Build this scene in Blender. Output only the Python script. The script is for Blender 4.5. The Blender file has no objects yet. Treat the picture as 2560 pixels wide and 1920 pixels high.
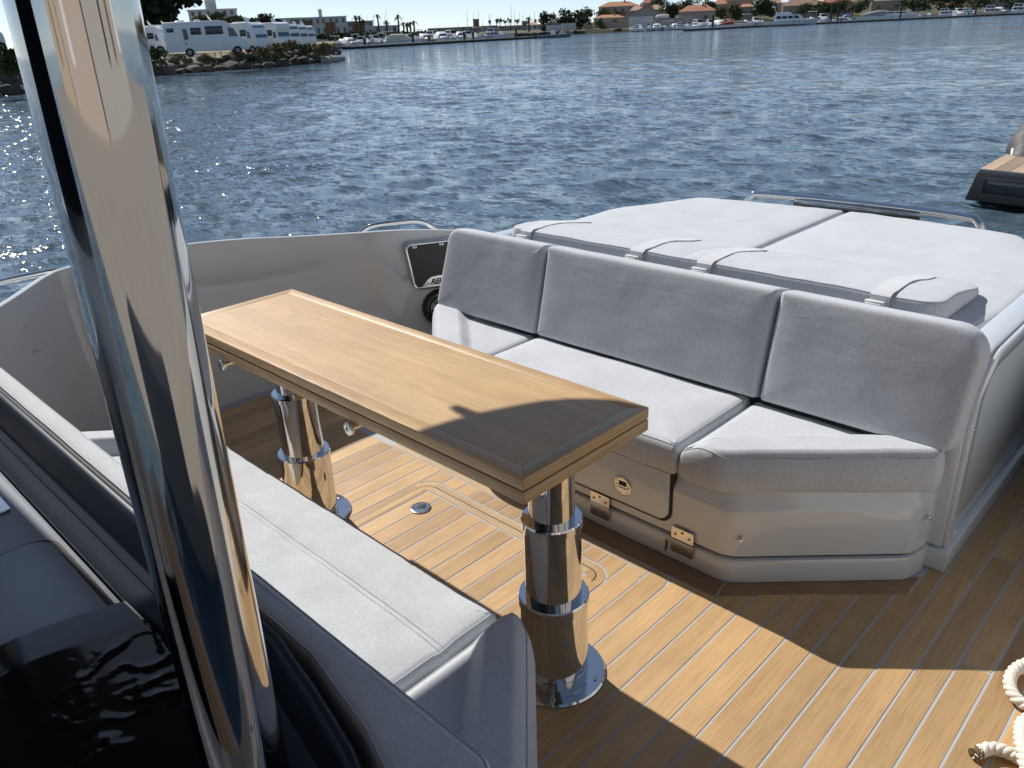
import bpy, bmesh, math, random
from mathutils import Vector, Matrix, noise
import numpy as np
random.seed(7)
S = bpy.context.scene
C = S.collection
rad = math.radians

# ---------------------------------------------------------------- camera
RM = Matrix(((0.71729042, -0.2556872, 0.64816549),
             (0.69557956, 0.31721663, -0.644626),
             (-0.04078626, 0.91323473, 0.40538724)))
EYE = Vector((0, 0, 1.5))
cam_d = bpy.data.cameras.new('camera')
cam = bpy.data.objects.new('camera', cam_d)
C.objects.link(cam)
cam.matrix_world = Matrix.Translation(EYE) @ RM.to_4x4()
cam_d.sensor_width = 36.0
cam_d.lens = 28.02
cam_d.clip_start = 0.02
cam_d.clip_end = 6000
S.camera = cam
# ---------------------------------------------------------------- world and sun
SUN = Vector((-1.05, 0.19, 1.0)).normalized()
EL = math.asin(SUN.z)
AZ = math.atan2(SUN.x, SUN.y)
W = bpy.data.worlds.new('World')
S.world = W
W.use_nodes = True
wn = W.node_tree.nodes
wn.clear()
sky = wn.new('ShaderNodeTexSky')
sky.sky_type = 'NISHITA'
sky.sun_disc = False
sky.sun_elevation = EL
sky.sun_rotation = AZ
sky.altitude = 0
sky.air_density = 0.45
sky.dust_density = 0.1
sky.ozone_density = 1.0
bg = wn.new('ShaderNodeBackground')
bg.inputs['Strength'].default_value = 0.15
wo = wn.new('ShaderNodeOutputWorld')
gm = wn.new('ShaderNodeGamma')
gm.inputs['Gamma'].default_value = 0.75
W.node_tree.links.new(sky.outputs[0], gm.inputs[0])
W.node_tree.links.new(gm.outputs[0], bg.inputs[0])
W.node_tree.links.new(bg.outputs[0], wo.inputs[0])
sun_d = bpy.data.lights.new('sun', 'SUN')
sun_d.energy = 4.1
sun_d.angle = rad(0.53)
sun_d.color = (1.0, 0.95, 0.87)
sun = bpy.data.objects.new('sun', sun_d)
C.objects.link(sun)
sun.rotation_euler = SUN.to_track_quat('Z', 'Y').to_euler()
sun.location = (-30, 6, 30)
S.view_settings.view_transform = 'Standard'
S.view_settings.look = 'None'
S.view_settings.gamma = 1.0
S.view_settings.exposure = 0.33
S.render.engine = 'CYCLES'
S.cycles.max_bounces = 8
S.cycles.diffuse_bounces = 4
S.cycles.glossy_bounces = 5
S.cycles.caustics_reflective = False
S.cycles.caustics_refractive = False

ZW = -0.9            # water level (the cockpit sole is z = 0)

# ---------------------------------------------------------------- object helpers
def tag(o, label=None, cat=None, group=None, kind=None):
    if label: o['label'] = label
    if cat: o['category'] = cat
    if group: o['group'] = group
    if kind: o['kind'] = kind
    return o

def thing(name, label, cat, loc=(0, 0, 0), rz=0.0, group=None, kind=None):
    o = bpy.data.objects.new(name, None)
    C.objects.link(o)
    o.location = loc
    o.rotation_euler = (0, 0, rz)
    o.empty_display_size = 0.1
    return tag(o, label, cat, group, kind)

def link(name, me, m=None, parent=None):
    o = bpy.data.objects.new(name, me)
    C.objects.link(o)
    if m and not me.materials: me.materials.append(m)
    if parent: o.parent = parent
    return o

class MB:
    """collects verts and faces, builds ONE mesh object"""
    def __init__(s): s.v = []; s.f = []
    def add(s, vs, fs):
        n = len(s.v)
        s.v += [tuple(v) for v in vs]
        s.f += [tuple(i + n for i in f) for f in fs]
        return s
    def box(s, a, b, M=None):
        x0, y0, z0 = a; x1, y1, z1 = b
        vs = [(x0,y0,z0),(x1,y0,z0),(x1,y1,z0),(x0,y1,z0),(x0,y0,z1),(x1,y0,z1),(x1,y1,z1),(x0,y1,z1)]
        if M: vs = [M @ Vector(v) for v in vs]
        return s.add(vs, [(0,3,2,1),(4,5,6,7),(0,1,5,4),(1,2,6,5),(2,3,7,6),(3,0,4,7)])
    def prism(s, pts, z0, z1, M=None, taper=None):
        n = len(pts)
        top = taper or pts
        vs = [(p[0], p[1], z0) for p in pts] + [(p[0], p[1], z1) for p in top]
        if M: vs = [M @ Vector(v) for v in vs]
        fs = [tuple(range(n))[::-1], tuple(range(n, 2*n))] + [(i, (i+1) % n, n+(i+1) % n, n+i) for i in range(n)]
        return s.add(vs, fs)
    def tube(s, path, r, n=10, cap=True, closed=False):
        P = [Vector(p) for p in path]
        rs = r if isinstance(r, (list, tuple)) else [r]*len(P)
        vs = []; fs = []
        L = len(P)
        up = None
        for i, p in enumerate(P):
            if closed: t = P[(i+1) % L] - P[i-1]
            else: t = P[min(i+1, L-1)] - P[max(i-1, 0)]
            t.normalize()
            if up is None:
                up = Vector((0, 0, 1)) if abs(t.z) < .9 else Vector((1, 0, 0))
            a = t.cross(up).normalized(); b = a.cross(t).normalized(); up = b
            for k in range(n):
                th = 2*math.pi*k/n
                vs.append(p + (a*math.cos(th) + b*math.sin(th))*rs[i])
        R_ = L if closed else L-1
        for i in range(R_):
            j = (i+1) % L
            for k in range(n):
                k2 = (k+1) % n
                fs.append((i*n+k, i*n+k2, j*n+k2, j*n+k))
        if cap and not closed:
            fs.append(tuple(range(n))); fs.append(tuple(range((L-1)*n, L*n))[::-1])
        return s.add(vs, fs)
    def lathe(s, prof, n=48, M=None, cap=True):
        vs = []; fs = []
        for (r, z) in prof:
            for k in range(n):
                th = 2*math.pi*k/n
                v = Vector((r*math.cos(th), r*math.sin(th), z))
                vs.append(M @ v if M else v)
        for i in range(len(prof)-1):
            for k in range(n):
                k2 = (k+1) % n
                fs.append((i*n+k, i*n+k2, (i+1)*n+k2, (i+1)*n+k))
        if cap:
            fs.append(tuple(range(n))[::-1]); fs.append(tuple(range((len(prof)-1)*n, len(prof)*n)))
        return s.add(vs, fs)
    def loft(s, rings, cap=True, closed=True):
        n = len(rings[0]); vs = []; fs = []
        for r in rings: vs += list(r)
        for i in range(len(rings)-1):
            for k in range(n if closed else n-1):
                k2 = (k+1) % n
                fs.append((i*n+k, i*n+k2, (i+1)*n+k2, (i+1)*n+k))
        if cap:
            fs.append(tuple(range(n))[::-1]); fs.append(tuple(range((len(rings)-1)*n, len(rings)*n)))
        return s.add(vs, fs)
    def mesh(s, name, smooth=False, ang=35, bevel=0.0, seg=2):
        me = bpy.data.meshes.new(name)
        me.from_pydata(s.v, [], s.f)
        bm = bmesh.new(); bm.from_mesh(me)
        if not getattr(s, 'nofix', False):
            bmesh.ops.recalc_face_normals(bm, faces=bm.faces)
        if bevel:
            es = [e for e in bm.edges if len(e.link_faces) == 2 and e.calc_face_angle(0) > rad(30)]
            bmesh.ops.bevel(bm, geom=es, offset=bevel, segments=seg, profile=.5, affect='EDGES', clamp_overlap=True)
        bm.to_mesh(me); bm.free()
        if smooth or bevel:
            me.polygons.foreach_set('use_smooth', [True]*len(me.polygons))
            me.set_sharp_from_angle(angle=rad(ang))
        me.update()
        return me
    def build(s, name, m, parent=None, smooth=False, ang=35, bevel=0.0, seg=2):
        return link(name, s.mesh(name, smooth, ang, bevel, seg), m, parent)

def smoothstep(a, b, x):
    t = max(0, min(1, (x-a)/(b-a))); return t*t*(3-2*t)

def fillet(pts, r, n=7):
    """round the corners of a closed polygon; r a number or one per corner"""
    out = []; L = len(pts)
    for i in range(L):
        p0 = Vector(pts[i-1]); p = Vector(pts[i]); p1 = Vector(pts[(i+1) % L])
        rr = r[i] if isinstance(r, (list, tuple)) else r
        a = (p0-p); b = (p1-p)
        la, lb = a.length, b.length
        a.normalize(); b.normalize()
        ang = a.angle(b)
        if rr <= 0 or ang > 3.1: out.append(tuple(p)); continue
        d = min(rr/math.tan(ang/2), la*.49, lb*.49)
        rr = d*math.tan(ang/2)
        c = p + (a+b).normalized()*(rr/math.sin(ang/2))
        s0 = p + a*d; s1 = p + b*d
        a0 = math.atan2((s0-c).y, (s0-c).x); a1 = math.atan2((s1-c).y, (s1-c).x)
        da = a1-a0
        while da > math.pi: da -= 2*math.pi
        while da < -math.pi: da += 2*math.pi
        for k in range(n+1):
            th = a0+da*k/n
            out.append((c.x+rr*math.cos(th), c.y+rr*math.sin(th)))
    return out

def resample(pts, step):
    out = []
    L = len(pts)
    for i in range(L):
        a = Vector(pts[i]); b = Vector(pts[(i+1) % L])
        n = max(1, int(round((b-a).length/step)))
        for k in range(n): out.append(tuple(a.lerp(b, k/n)))
    return out

def area2(p): return sum(p[i-1][0]*p[i][1]-p[i][0]*p[i-1][1] for i in range(len(p)))

def inset(pts, d):
    L = len(pts); out = []
    for i in range(L):
        a = Vector(pts[i])-Vector(pts[i-1]); b = Vector(pts[(i+1) % L])-Vector(pts[i])
        a = a.normalized() if a.length > 1e-9 else b.normalized()
        b = b.normalized() if b.length > 1e-9 else a
        na = Vector((-a.y, a.x)); nb = Vector((-b.y, b.x))
        nn = (na+nb)
        nn = nn.normalized() if nn.length > 1e-6 else na
        out.append((pts[i][0]+nn.x*d, pts[i][1]+nn.y*d))
    return out

def cushion(name, pts, z0, z1, m, parent, rc=.05, re=.03, rb=.015, crown=.012, M=None, hf=None,
            wr=.0025, step=.02, piping=True, puff=.0, nring=14, flat=False):
    """upholstered cushion: rounded plan outline, rolled top edge, crowned and slightly wrinkled top, piped seam"""
    if area2(pts) < 0: pts = pts[::-1]
    o = resample(fillet(pts, rc), step)
    rings = []
    for th in (0, 30, 60, 90):
        t = rad(th); rings.append((inset(o, rb*(1-math.sin(t))), z0+rb*(1-math.cos(t)), 0))
    for k in (.33, .66):
        rings.append((inset(o, -puff*.8), z0+rb+(z1-re-z0-rb)*k, 0))
    for th in (0, 22, 45, 67, 90):
        t = rad(th); rings.append((inset(o, re*(1-math.cos(t))), z1-re+re*math.sin(t), 0))
    last = inset(o, re)
    cx = sum(p[0] for p in last)/len(last); cy = sum(p[1] for p in last)/len(last)
    for k in ([] if flat else range(1, nring)):
        t = 1-k/nring
        t = t if k < nring-1 else .04
        rings.append(([(cx+(p[0]-cx)*t, cy+(p[1]-cy)*t) for p in last], z1, 1-t**3))
    vs = []
    sd = random.random()*50
    E0 = np.array(last); E1 = np.roll(E0, -1, 0); ED = E1-E0; EL2 = (ED**2).sum(1)+1e-12
    def depth(q):
        t_ = np.clip(((np.array(q)-E0)*ED).sum(1)/EL2, 0, 1)
        return float(np.sqrt((((E0+ED*t_[:, None])-np.array(q))**2).sum(1)).min())
    for pts_, z, c in rings:
        for p in pts_:
            h = 0
            if c > 0 or z > z1-re*.5:
                h = (crown*(1-math.exp(-depth(p)/.05)) if c > 0 else 0) + (hf(p[0], p[1]) if hf else 0)
            elif hf: h = hf(p[0], p[1])*max(0, (z-z0)/(z1-z0))
            v = Vector((p[0], p[1], z+h))
            q = Vector((p[0]*6+sd, p[1]*6, z*6))
            w = noise.noise(q)*wr + noise.noise(q*3.1)*wr*.45
            v += Vector((w*.5, w*.5, w))
            vs.append(M @ v if M else v)
    n = len(o)
    mb = MB()
    fs = []
    for i in range(len(rings)-1):
        for k in range(n):
            k2 = (k+1) % n
            fs.append((i*n+k, i*n+k2, (i+1)*n+k2, (i+1)*n+k))
    fs.append(tuple(range(n))[::-1]); fs.append(tuple(range((len(rings)-1)*n, len(rings)*n)))
    mb.add(vs, fs); mb.nofix = True
    ob = mb.build(name, m, parent, smooth=True, ang=70)
    if piping:
        mp = MB()
        mp.tube([vs[8*n+k] + (vs[9*n+k]-vs[8*n+k])*.3 for k in range(n)], .0022, n=6, closed=True)
        mp.build('piping', MAT['piping'], ob, smooth=True, ang=80)
    return ob

def arc(cx, cy, r, a0, a1, n=8):
    return [(cx+r*math.cos(rad(a0+(a1-a0)*k/n)), cy+r*math.sin(rad(a0+(a1-a0)*k/n))) for k in range(n+1)]

# ---------------------------------------------------------------- materials
MAT = {}
def NT(name):
    m = bpy.data.materials.new(name); m.use_nodes = True
    nt = m.node_tree; b = nt.nodes['Principled BSDF']
    MAT[name] = m
    return m, nt, b

def node(nt, typ, **kw):
    n = nt.nodes.new(typ)
    for k, v in kw.items():
        if k in n.inputs: n.inputs[k].default_value = v
        else: setattr(n, k, v)
    return n

def plain(name, col, rough=.5, metal=0.0, var=.06, scale=3.0, bump=0.0, bscale=40., coat=0., spec=None, rv=.0):
    """one-colour surface with a little mottling in colour and gloss"""
    m, nt, b = NT(name)
    tc = node(nt, 'ShaderNodeTexCoord')
    nz = node(nt, 'ShaderNodeTexNoise', Scale=scale, Detail=5.0, Roughness=.6)
    nt.links.new(tc.outputs['Object'], nz.inputs['Vector'])
    mx = node(nt, 'ShaderNodeMix', data_type='RGBA')
    c = Vector(col)
    mx.inputs[6].default_value = (*[max(0, x*(1-var)) for x in c], 1)
    mx.inputs[7].default_value = (*[min(1, x*(1+var)) for x in c], 1)
    nt.links.new(nz.outputs[0], mx.inputs[0])
    nt.links.new(mx.outputs[2], b.inputs['Base Color'])
    b.inputs['Roughness'].default_value = rough
    b.inputs['Metallic'].default_value = metal
    b.inputs['Coat Weight'].default_value = coat
    b.inputs['Coat Roughness'].default_value = .05
    if spec is not None: b.inputs['Specular IOR Level'].default_value = spec
    if rv:
        mr = node(nt, 'ShaderNodeMapRange')
        mr.inputs['To Min'].default_value = max(.01, rough-rv); mr.inputs['To Max'].default_value = rough+rv
        nt.links.new(nz.outputs[0], mr.inputs['Value']); nt.links.new(mr.outputs[0], b.inputs['Roughness'])
    if bump:
        n2 = node(nt, 'ShaderNodeTexNoise', Scale=bscale, Detail=4.0)
        nt.links.new(tc.outputs['Object'], n2.inputs['Vector'])
        bp = node(nt, 'ShaderNodeBump', Strength=1.0, Distance=bump)
        nt.links.new(n2.outputs[0], bp.inputs['Height']); nt.links.new(bp.outputs[0], b.inputs['Normal'])
    return m

def wood(name, dark, light, axis, rough=.5, gscale=1.0, perobj=True, contrast=1.0):
    """grain runs along the world axis given (0 = x, 1 = y)"""
    m, nt, b = NT(name)
    geo = node(nt, 'ShaderNodeNewGeometry')
    oi = node(nt, 'ShaderNodeObjectInfo')
    off = node(nt, 'ShaderNodeVectorMath', operation='SCALE')
    cmb = node(nt, 'ShaderNodeCombineXYZ')
    for k in range(3): nt.links.new(oi.outputs['Random'], cmb.inputs[k])
    nt.links.new(cmb.outputs[0], off.inputs[0]); off.inputs['Scale'].default_value = 37.0 if perobj else 0.0
    add = node(nt, 'ShaderNodeVectorMath', operation='ADD')
    nt.links.new(geo.outputs['Position'], add.inputs[0]); nt.links.new(off.outputs[0], add.inputs[1])
    mp = node(nt, 'ShaderNodeMapping')
    sc = [1.0, 1.0, 1.0]
    for k in range(3): sc[k] = (1.2 if k == axis else 26.0)*gscale
    mp.inputs['Scale'].default_value = sc
    nt.links.new(add.outputs[0], mp.inputs['Vector'])
    n1 = node(nt, 'ShaderNodeTexNoise', Scale=1.0, Detail=6.0, Roughness=.62, Distortion=.6)
    nt.links.new(mp.outputs[0], n1.inputs['Vector'])
    mp2 = node(nt, 'ShaderNodeMapping')
    sc2 = [0, 0, 0]
    for k in range(3): sc2[k] = (9.0 if k == axis else 420.0)*gscale
    mp2.inputs['Scale'].default_value = sc2
    nt.links.new(add.outputs[0], mp2.inputs['Vector'])
    n2 = node(nt, 'ShaderNodeTexNoise', Scale=1.0, Detail=3.0, Roughness=.7)
    nt.links.new(mp2.outputs[0], n2.inputs['Vector'])
    n3 = node(nt, 'ShaderNodeTexNoise', Scale=5.0, Detail=3.0)
    nt.links.new(add.outputs[0], n3.inputs['Vector'])
    r1 = node(nt, 'ShaderNodeMapRange'); r1.inputs['From Min'].default_value = .22; r1.inputs['From Max'].default_value = .78
    nt.links.new(n1.outputs[0], r1.inputs['Value'])
    mx = node(nt, 'ShaderNodeMix', data_type='RGBA')
    mx.inputs[6].default_value = (*dark, 1); mx.inputs[7].default_value = (*light, 1)
    nt.links.new(r1.outputs[0], mx.inputs[0])
    # fine dark pores
    r2 = node(nt, 'ShaderNodeMapRange')
    r2.inputs['From Min'].default_value = .25; r2.inputs['From Max'].default_value = .55
    r2.inputs['To Min'].default_value = 1-.42*contrast; r2.inputs['To Max'].default_value = 1.0
    nt.links.new(n2.outputs[0], r2.inputs['Value'])
    m2 = node(nt, 'ShaderNodeMix', data_type='RGBA', blend_type='MULTIPLY'); m2.inputs[0].default_value = 1.0
    nt.links.new(mx.outputs[2], m2.inputs[6]); nt.links.new(r2.outputs[0], m2.inputs[7])
    # per-piece tint and blotches
    hs = node(nt, 'ShaderNodeHueSaturation')
    mr = node(nt, 'ShaderNodeMapRange'); mr.inputs['To Min'].default_value = 0.76 if perobj else .95; mr.inputs['To Max'].default_value = 1.20 if perobj else 1.05
    nt.links.new(oi.outputs['Random'], mr.inputs['Value'])
    m3 = node(nt, 'ShaderNodeMath', operation='MULTIPLY')
    r3 = node(nt, 'ShaderNodeMapRange'); r3.inputs['From Min'].default_value = .3; r3.inputs['From Max'].default_value = .7
    r3.inputs['To Min'].default_value = .9; r3.inputs['To Max'].default_value = 1.08
    nt.links.new(n3.outputs[0], r3.inputs['Value'])
    nt.links.new(mr.outputs[0], m3.inputs[0]); nt.links.new(r3.outputs[0], m3.inputs[1])
    nt.links.new(m3.outputs[0], hs.inputs['Value'])
    nt.links.new(m2.outputs[2], hs.inputs['Color'])
    nt.links.new(hs.outputs[0], b.inputs['Base Color'])
    b.inputs['Roughness'].default_value = rough
    bp = node(nt, 'ShaderNodeBump', Strength=.5, Distance=.0012)
    nt.links.new(n2.outputs[0], bp.inputs['Height']); nt.links.new(bp.outputs[0], b.inputs['Normal'])
    return m

def fabric(name, col):
    m, nt, b = NT(name)
    tc = node(nt, 'ShaderNodeTexCoord')
    mp = node(nt, 'ShaderNodeMapping'); mp.inputs['Scale'].default_value = (1, 1, .32)
    nt.links.new(tc.outputs['Object'], mp.inputs['Vector'])
    n1 = node(nt, 'ShaderNodeTexNoise', Scale=230.0, Detail=4.0, Roughness=.75)
    nt.links.new(mp.outputs[0], n1.inputs['Vector'])
    n2 = node(nt, 'ShaderNodeTexNoise', Scale=7.0, Detail=4.0)
    nt.links.new(tc.outputs['Object'], n2.inputs['Vector'])
    mx = node(nt, 'ShaderNodeMix', data_type='RGBA')
    c = Vector(col)
    mx.inputs[6].default_value = (*(c*.83), 1); mx.inputs[7].default_value = (*[min(1, x*1.13) for x in c], 1)
    r1 = node(nt, 'ShaderNodeMapRange'); r1.inputs['From Min'].default_value = .3; r1.inputs['From Max'].default_value = .7
    nt.links.new(n1.outputs[0], r1.inputs['Value']); nt.links.new(r1.outputs[0], mx.inputs[0])
    hs = node(nt, 'ShaderNodeHueSaturation')
    r2 = node(nt, 'ShaderNodeMapRange'); r2.inputs['From Min'].default_value = .3; r2.inputs['From Max'].default_value = .7
    r2.inputs['To Min'].default_value = .94; r2.inputs['To Max'].default_value = 1.04
    nt.links.new(n2.outputs[0], r2.inputs['Value']); nt.links.new(r2.outputs[0], hs.inputs['Value'])
    nt.links.new(mx.outputs[2], hs.inputs['Color'])
    nt.links.new(hs.outputs[0], b.inputs['Base Color'])
    b.inputs['Roughness'].default_value = .92
    b.inputs['Specular IOR Level'].default_value = .2
    b.inputs['Sheen Weight'].default_value = .15
    # weave and soft creases
    mpw = node(nt, 'ShaderNodeMapping'); mpw.inputs['Scale'].default_value = (3.2, 14.0, 9.0)
    nt.links.new(tc.outputs['Object'], mpw.inputs['Vector'])
    n3 = node(nt, 'ShaderNodeTexNoise', Scale=1.0, Detail=3.0, Distortion=.8)
    nt.links.new(mpw.outputs[0], n3.inputs['Vector'])
    b1 = node(nt, 'ShaderNodeBump', Strength=.35, Distance=.0016)
    nt.links.new(n1.outputs[0], b1.inputs['Height'])
    b2 = node(nt, 'ShaderNodeBump', Strength=.5, Distance=.0045)
    nt.links.new(n3.outputs[0], b2.inputs['Height']); nt.links.new(b1.outputs[0], b2.inputs['Normal'])
    nt.links.new(b2.outputs[0], b.inputs['Normal'])
    return m

fabric('fabric', (.56, .59, .632))
fabric('strap', (.635, .66, .695))
plain('piping', (.46, .48, .52), .85)
wood('teak', (.45, .275, .125), (.61, .405, .20), 1, .5, contrast=.75)
wood('teak_across', (.52, .36, .19), (.66, .48, .28), 0, .5)
wood('teak_border', (.27, .16, .08), (.40, .26, .14), 0, .5)
wood('table_wood', (.49, .305, .135), (.67, .455, .23), 0, .42, .8, False, .8)
wood('table_edge', (.48, .30, .135), (.65, .44, .225), 0, .4, .8, False)
wood('table_edge_y', (.48, .30, .135), (.65, .44, .225), 1, .4, .8, False)
plain('caulk', (.43, .44, .47), .7, var=.1, scale=30)
plain('chrome', (.70, .71, .72), .05, 1.0, var=.03, scale=14, rv=.025)
plain('post_steel', (.56, .555, .55), .055, 1.0, var=.06, scale=9, rv=.035)
plain('steel', (.70, .69, .66), .16, 1.0, var=.05, scale=20, rv=.06)
plain('gelcoat', (.65, .69, .725), .14, var=.025, coat=.6)
plain('gelcoat_light', (.71, .745, .775), .14, var=.03, coat=.5)
plain('gelcoat_hull', (.55, .58, .605), .10, var=.04, coat=.7, scale=1.5)
plain('seam', (.012, .012, .014), .6)
plain('black_gloss', (.006, .007, .010), .06, coat=.6, var=.2)
plain('film', (.004, .004, .005), .09, var=.2, spec=.35)
plain('navy', (.010, .014, .024), .42, var=.2, spec=.3)
plain('black_plastic', (.012, .012, .012), .38, var=.2)
plain('counter', (.25, .28, .34), .35, var=.04)
plain('white_plastic', (.75, .76, .76), .35)
plain('rope', (.78, .74, .66), .85, bump=.0015, bscale=350)
plain('rope_end', (.16, .11, .05), .8, bump=.003, bscale=200)
plain('rubber', (.075, .072, .07), .6, var=.12, bump=.002, bscale=60)
plain('hardtop_grey', (.045, .047, .05), .4, var=.05)
plain('screw', (.25, .24, .23), .3, 1.0)
plain('rust', (.16, .09, .045), .9, var=.3, scale=60)

# ================================================================ OUR BOAT
CX = -1.54                      # the boat's centreline
def mir(p): return (2*CX-p[0],) + tuple(p[1:])

def catmull(P, n=6):
    out = []
    for i in range(len(P)-1):
        p0 = Vector(P[max(i-1, 0)]); p1 = Vector(P[i]); p2 = Vector(P[i+1]); p3 = Vector(P[min(i+2, len(P)-1)])
        for k in range(n):
            t = k/n
            out.append(.5*((2*p1)+(p2-p0)*t+(2*p0-5*p1+4*p2-p3)*t*t+(3*p1-p0-3*p2+p3)*t**3))
    out.append(Vector(P[-1]))
    return out

# ---- deck ------------------------------------------------------
deck = thing('deck', None, None, kind='structure')
d = MB()
d.prism([(-3.24, -2.2), (.16, -2.2), (.16, 4.0), (-3.24, 4.0)], -.03, -.0012)
o = d.build('caulking', MAT['caulk'], deck)

PW = .0722; GAP = .0072
def strip_piece(name, xa, xb, top, bot, m, ns=None, z=0.0, parent=None):
    """plank between two curves y = bot(x) and y = top(x)"""
    ft = top if callable(top) else (lambda x: top)
    fb = bot if callable(bot) else (lambda x: bot)
    ns = ns or (10 if callable(top) or callable(bot) else 1)
    xs = [xa+(xb-xa)*k/ns for k in range(ns+1)]
    lo = [(x, fb(x)) for x in xs]; hi = [(x, ft(x)) for x in xs][::-1]
    pts = lo+hi
    clean = []
    for p in pts:
        if not clean or (Vector(p)-Vector(clean[-1])).length > 1e-5: clean.append(p)
    if max(p[1] for p in clean)-min(p[1] for p in clean) < .004: return
    MB().prism(clean, -.008, z+random.uniform(-.0003, .0003)).build(name, m, parent or deck)

TOE = [(-2.165, 1.745), (-.915, 1.745), (-.53, 2.10)]
def corner_top(x, y1, xr, r):          # far edge that rounds down at its right end
    if x < xr-r: return y1
    return y1-r+math.sqrt(max(0, r*r-(x-(xr-r))**2))
def corner_both(x, y1, xl, xr, r):
    if x < xl+r: return y1-r+math.sqrt(max(0, r*r-(xl+r-x)**2))
    return corner_top(x, y1, xr, r)
HL, HR, HY = -2.047, -1.1806, 1.578    # hatch surround
def border(x):                          # line where the running planks stop before the sofa
    xm = x if x > CX else 2*CX-x
    if xm < -.915: return 1.672
    if xm < -.50: return 1.672+(xm+.915)*.915
    return 99
g2 = GAP/2
kmin, kmax = -36, 9
for k in range(kmin, kmax+1):
    xa = -.603+PW*k+g2; xb = xa+PW-GAP
    xm = (xa+xb)/2
    end = 3.95
    lim = min(border(xa), border(xb))
    if lim < 50:
        end = border
        if xm < -1.108:
            end = lambda x: min(1.641, border(x))
        if abs(xm+1.1443) < .01: end = lambda x, xb=xb: corner_top(x, 1.641, xb, .052)
        if abs(xm+1.072) < .01: end = lambda x, xb=xb: corner_top(x, 1.672, xb, .052)
    elif xm < -2.6 or xm > -.46: end = 3.95
    y0 = -2.0 if xm > -.75 or xm < -2.6 else .36
    if HL < xm < HR:
        strip_piece('teak_plank', xa, xb, end, lambda x: corner_both(x, HY, HL, HR, .07)+g2, MAT['teak'])
        strip_piece('teak_plank', xa, xb, lambda x: corner_both(x, HY-.0625, HL+.0625, HR-.0625, .012)-g2, .36, MAT['teak'])
    elif lim < 50:
        strip_piece('teak_plank', xa, xb, end, y0, MAT['teak'])
    else:
        # long runs beside the sofa are butted
        yb = random.uniform(1.85, 2.5) if xm > -.42 else 2.5+random.uniform(0, 1.0)
        if random.random() < .6:
            strip_piece('teak_plank', xa, xb, yb-g2, y0, MAT['teak'])
            strip_piece('teak_plank', xa, xb, end, yb+g2, MAT['teak'])
        else: strip_piece('teak_plank', xa, xb, end, y0, MAT['teak'])
# pale king strip between the planks and the sofa border
def king_bot(x): return corner_top(x, 1.641, -1.108-g2, .052)+g2*1.6
strip_piece('king_plank', -2.35, -1.108-g2-.001, 1.672, king_bot, MAT['teak_across'], ns=60)
# dark border boards that follow the sofa plinth
MB().prism([(-2.165, 1.6755), (-.905, 1.6755), (-.918, 1.75), (-2.155, 1.75)], -.008, 0.0004).build('border_plank', MAT['teak_border'], deck)
for sgn in (0, 1):
    P = [(-.900, 1.682), (-.508, 2.040), (-.508, 2.14), (-.913, 1.752)]
    if sgn: P = [mir(p) for p in P][::-1]
    MB().prism(P, -.008, .0002).build('border_plank', MAT['teak_border'], deck)
# hatch surround: two trim rings with the open seam between them
def ring_path(inx, r, y0=.36):
    xl, xr, y1 = HL+inx, HR-inx, HY-inx
    return [(xl, y0)] + arc(xl+r, y1-r, r, 180, 90, 8) + arc(xr-r, y1-r, r, 90, 0, 8) + [(xr, y0)]
def ring_pieces(i0, i1, r0, r1, name, m, mx, z):
    A = ring_path(i0, r0); B = ring_path(i1, r1)
    n = len(A)
    cuts = [(0, 1), (1, 9), (9, 10), (10, 18), (18, n-1)]
    for a, b in cuts:
        pts = A[a:b+1]+B[a:b+1][::-1]
        MB().prism(pts[::-1], -.008, z).build(name, mx if (a, b) == (9, 10) else m, deck)
ring_pieces(g2, .029, .068, .042, 'trim_plank', MAT['teak'], MAT['teak_across'], .0003)
ring_pieces(.029, .033, .042, .038, 'hatch_seam', MAT['seam'], MAT['seam'], -.0009)
ring_pieces(.033, .0625-g2, .038, .014, 'trim_plank', MAT['teak'], MAT['teak_across'], .0005)

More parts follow.
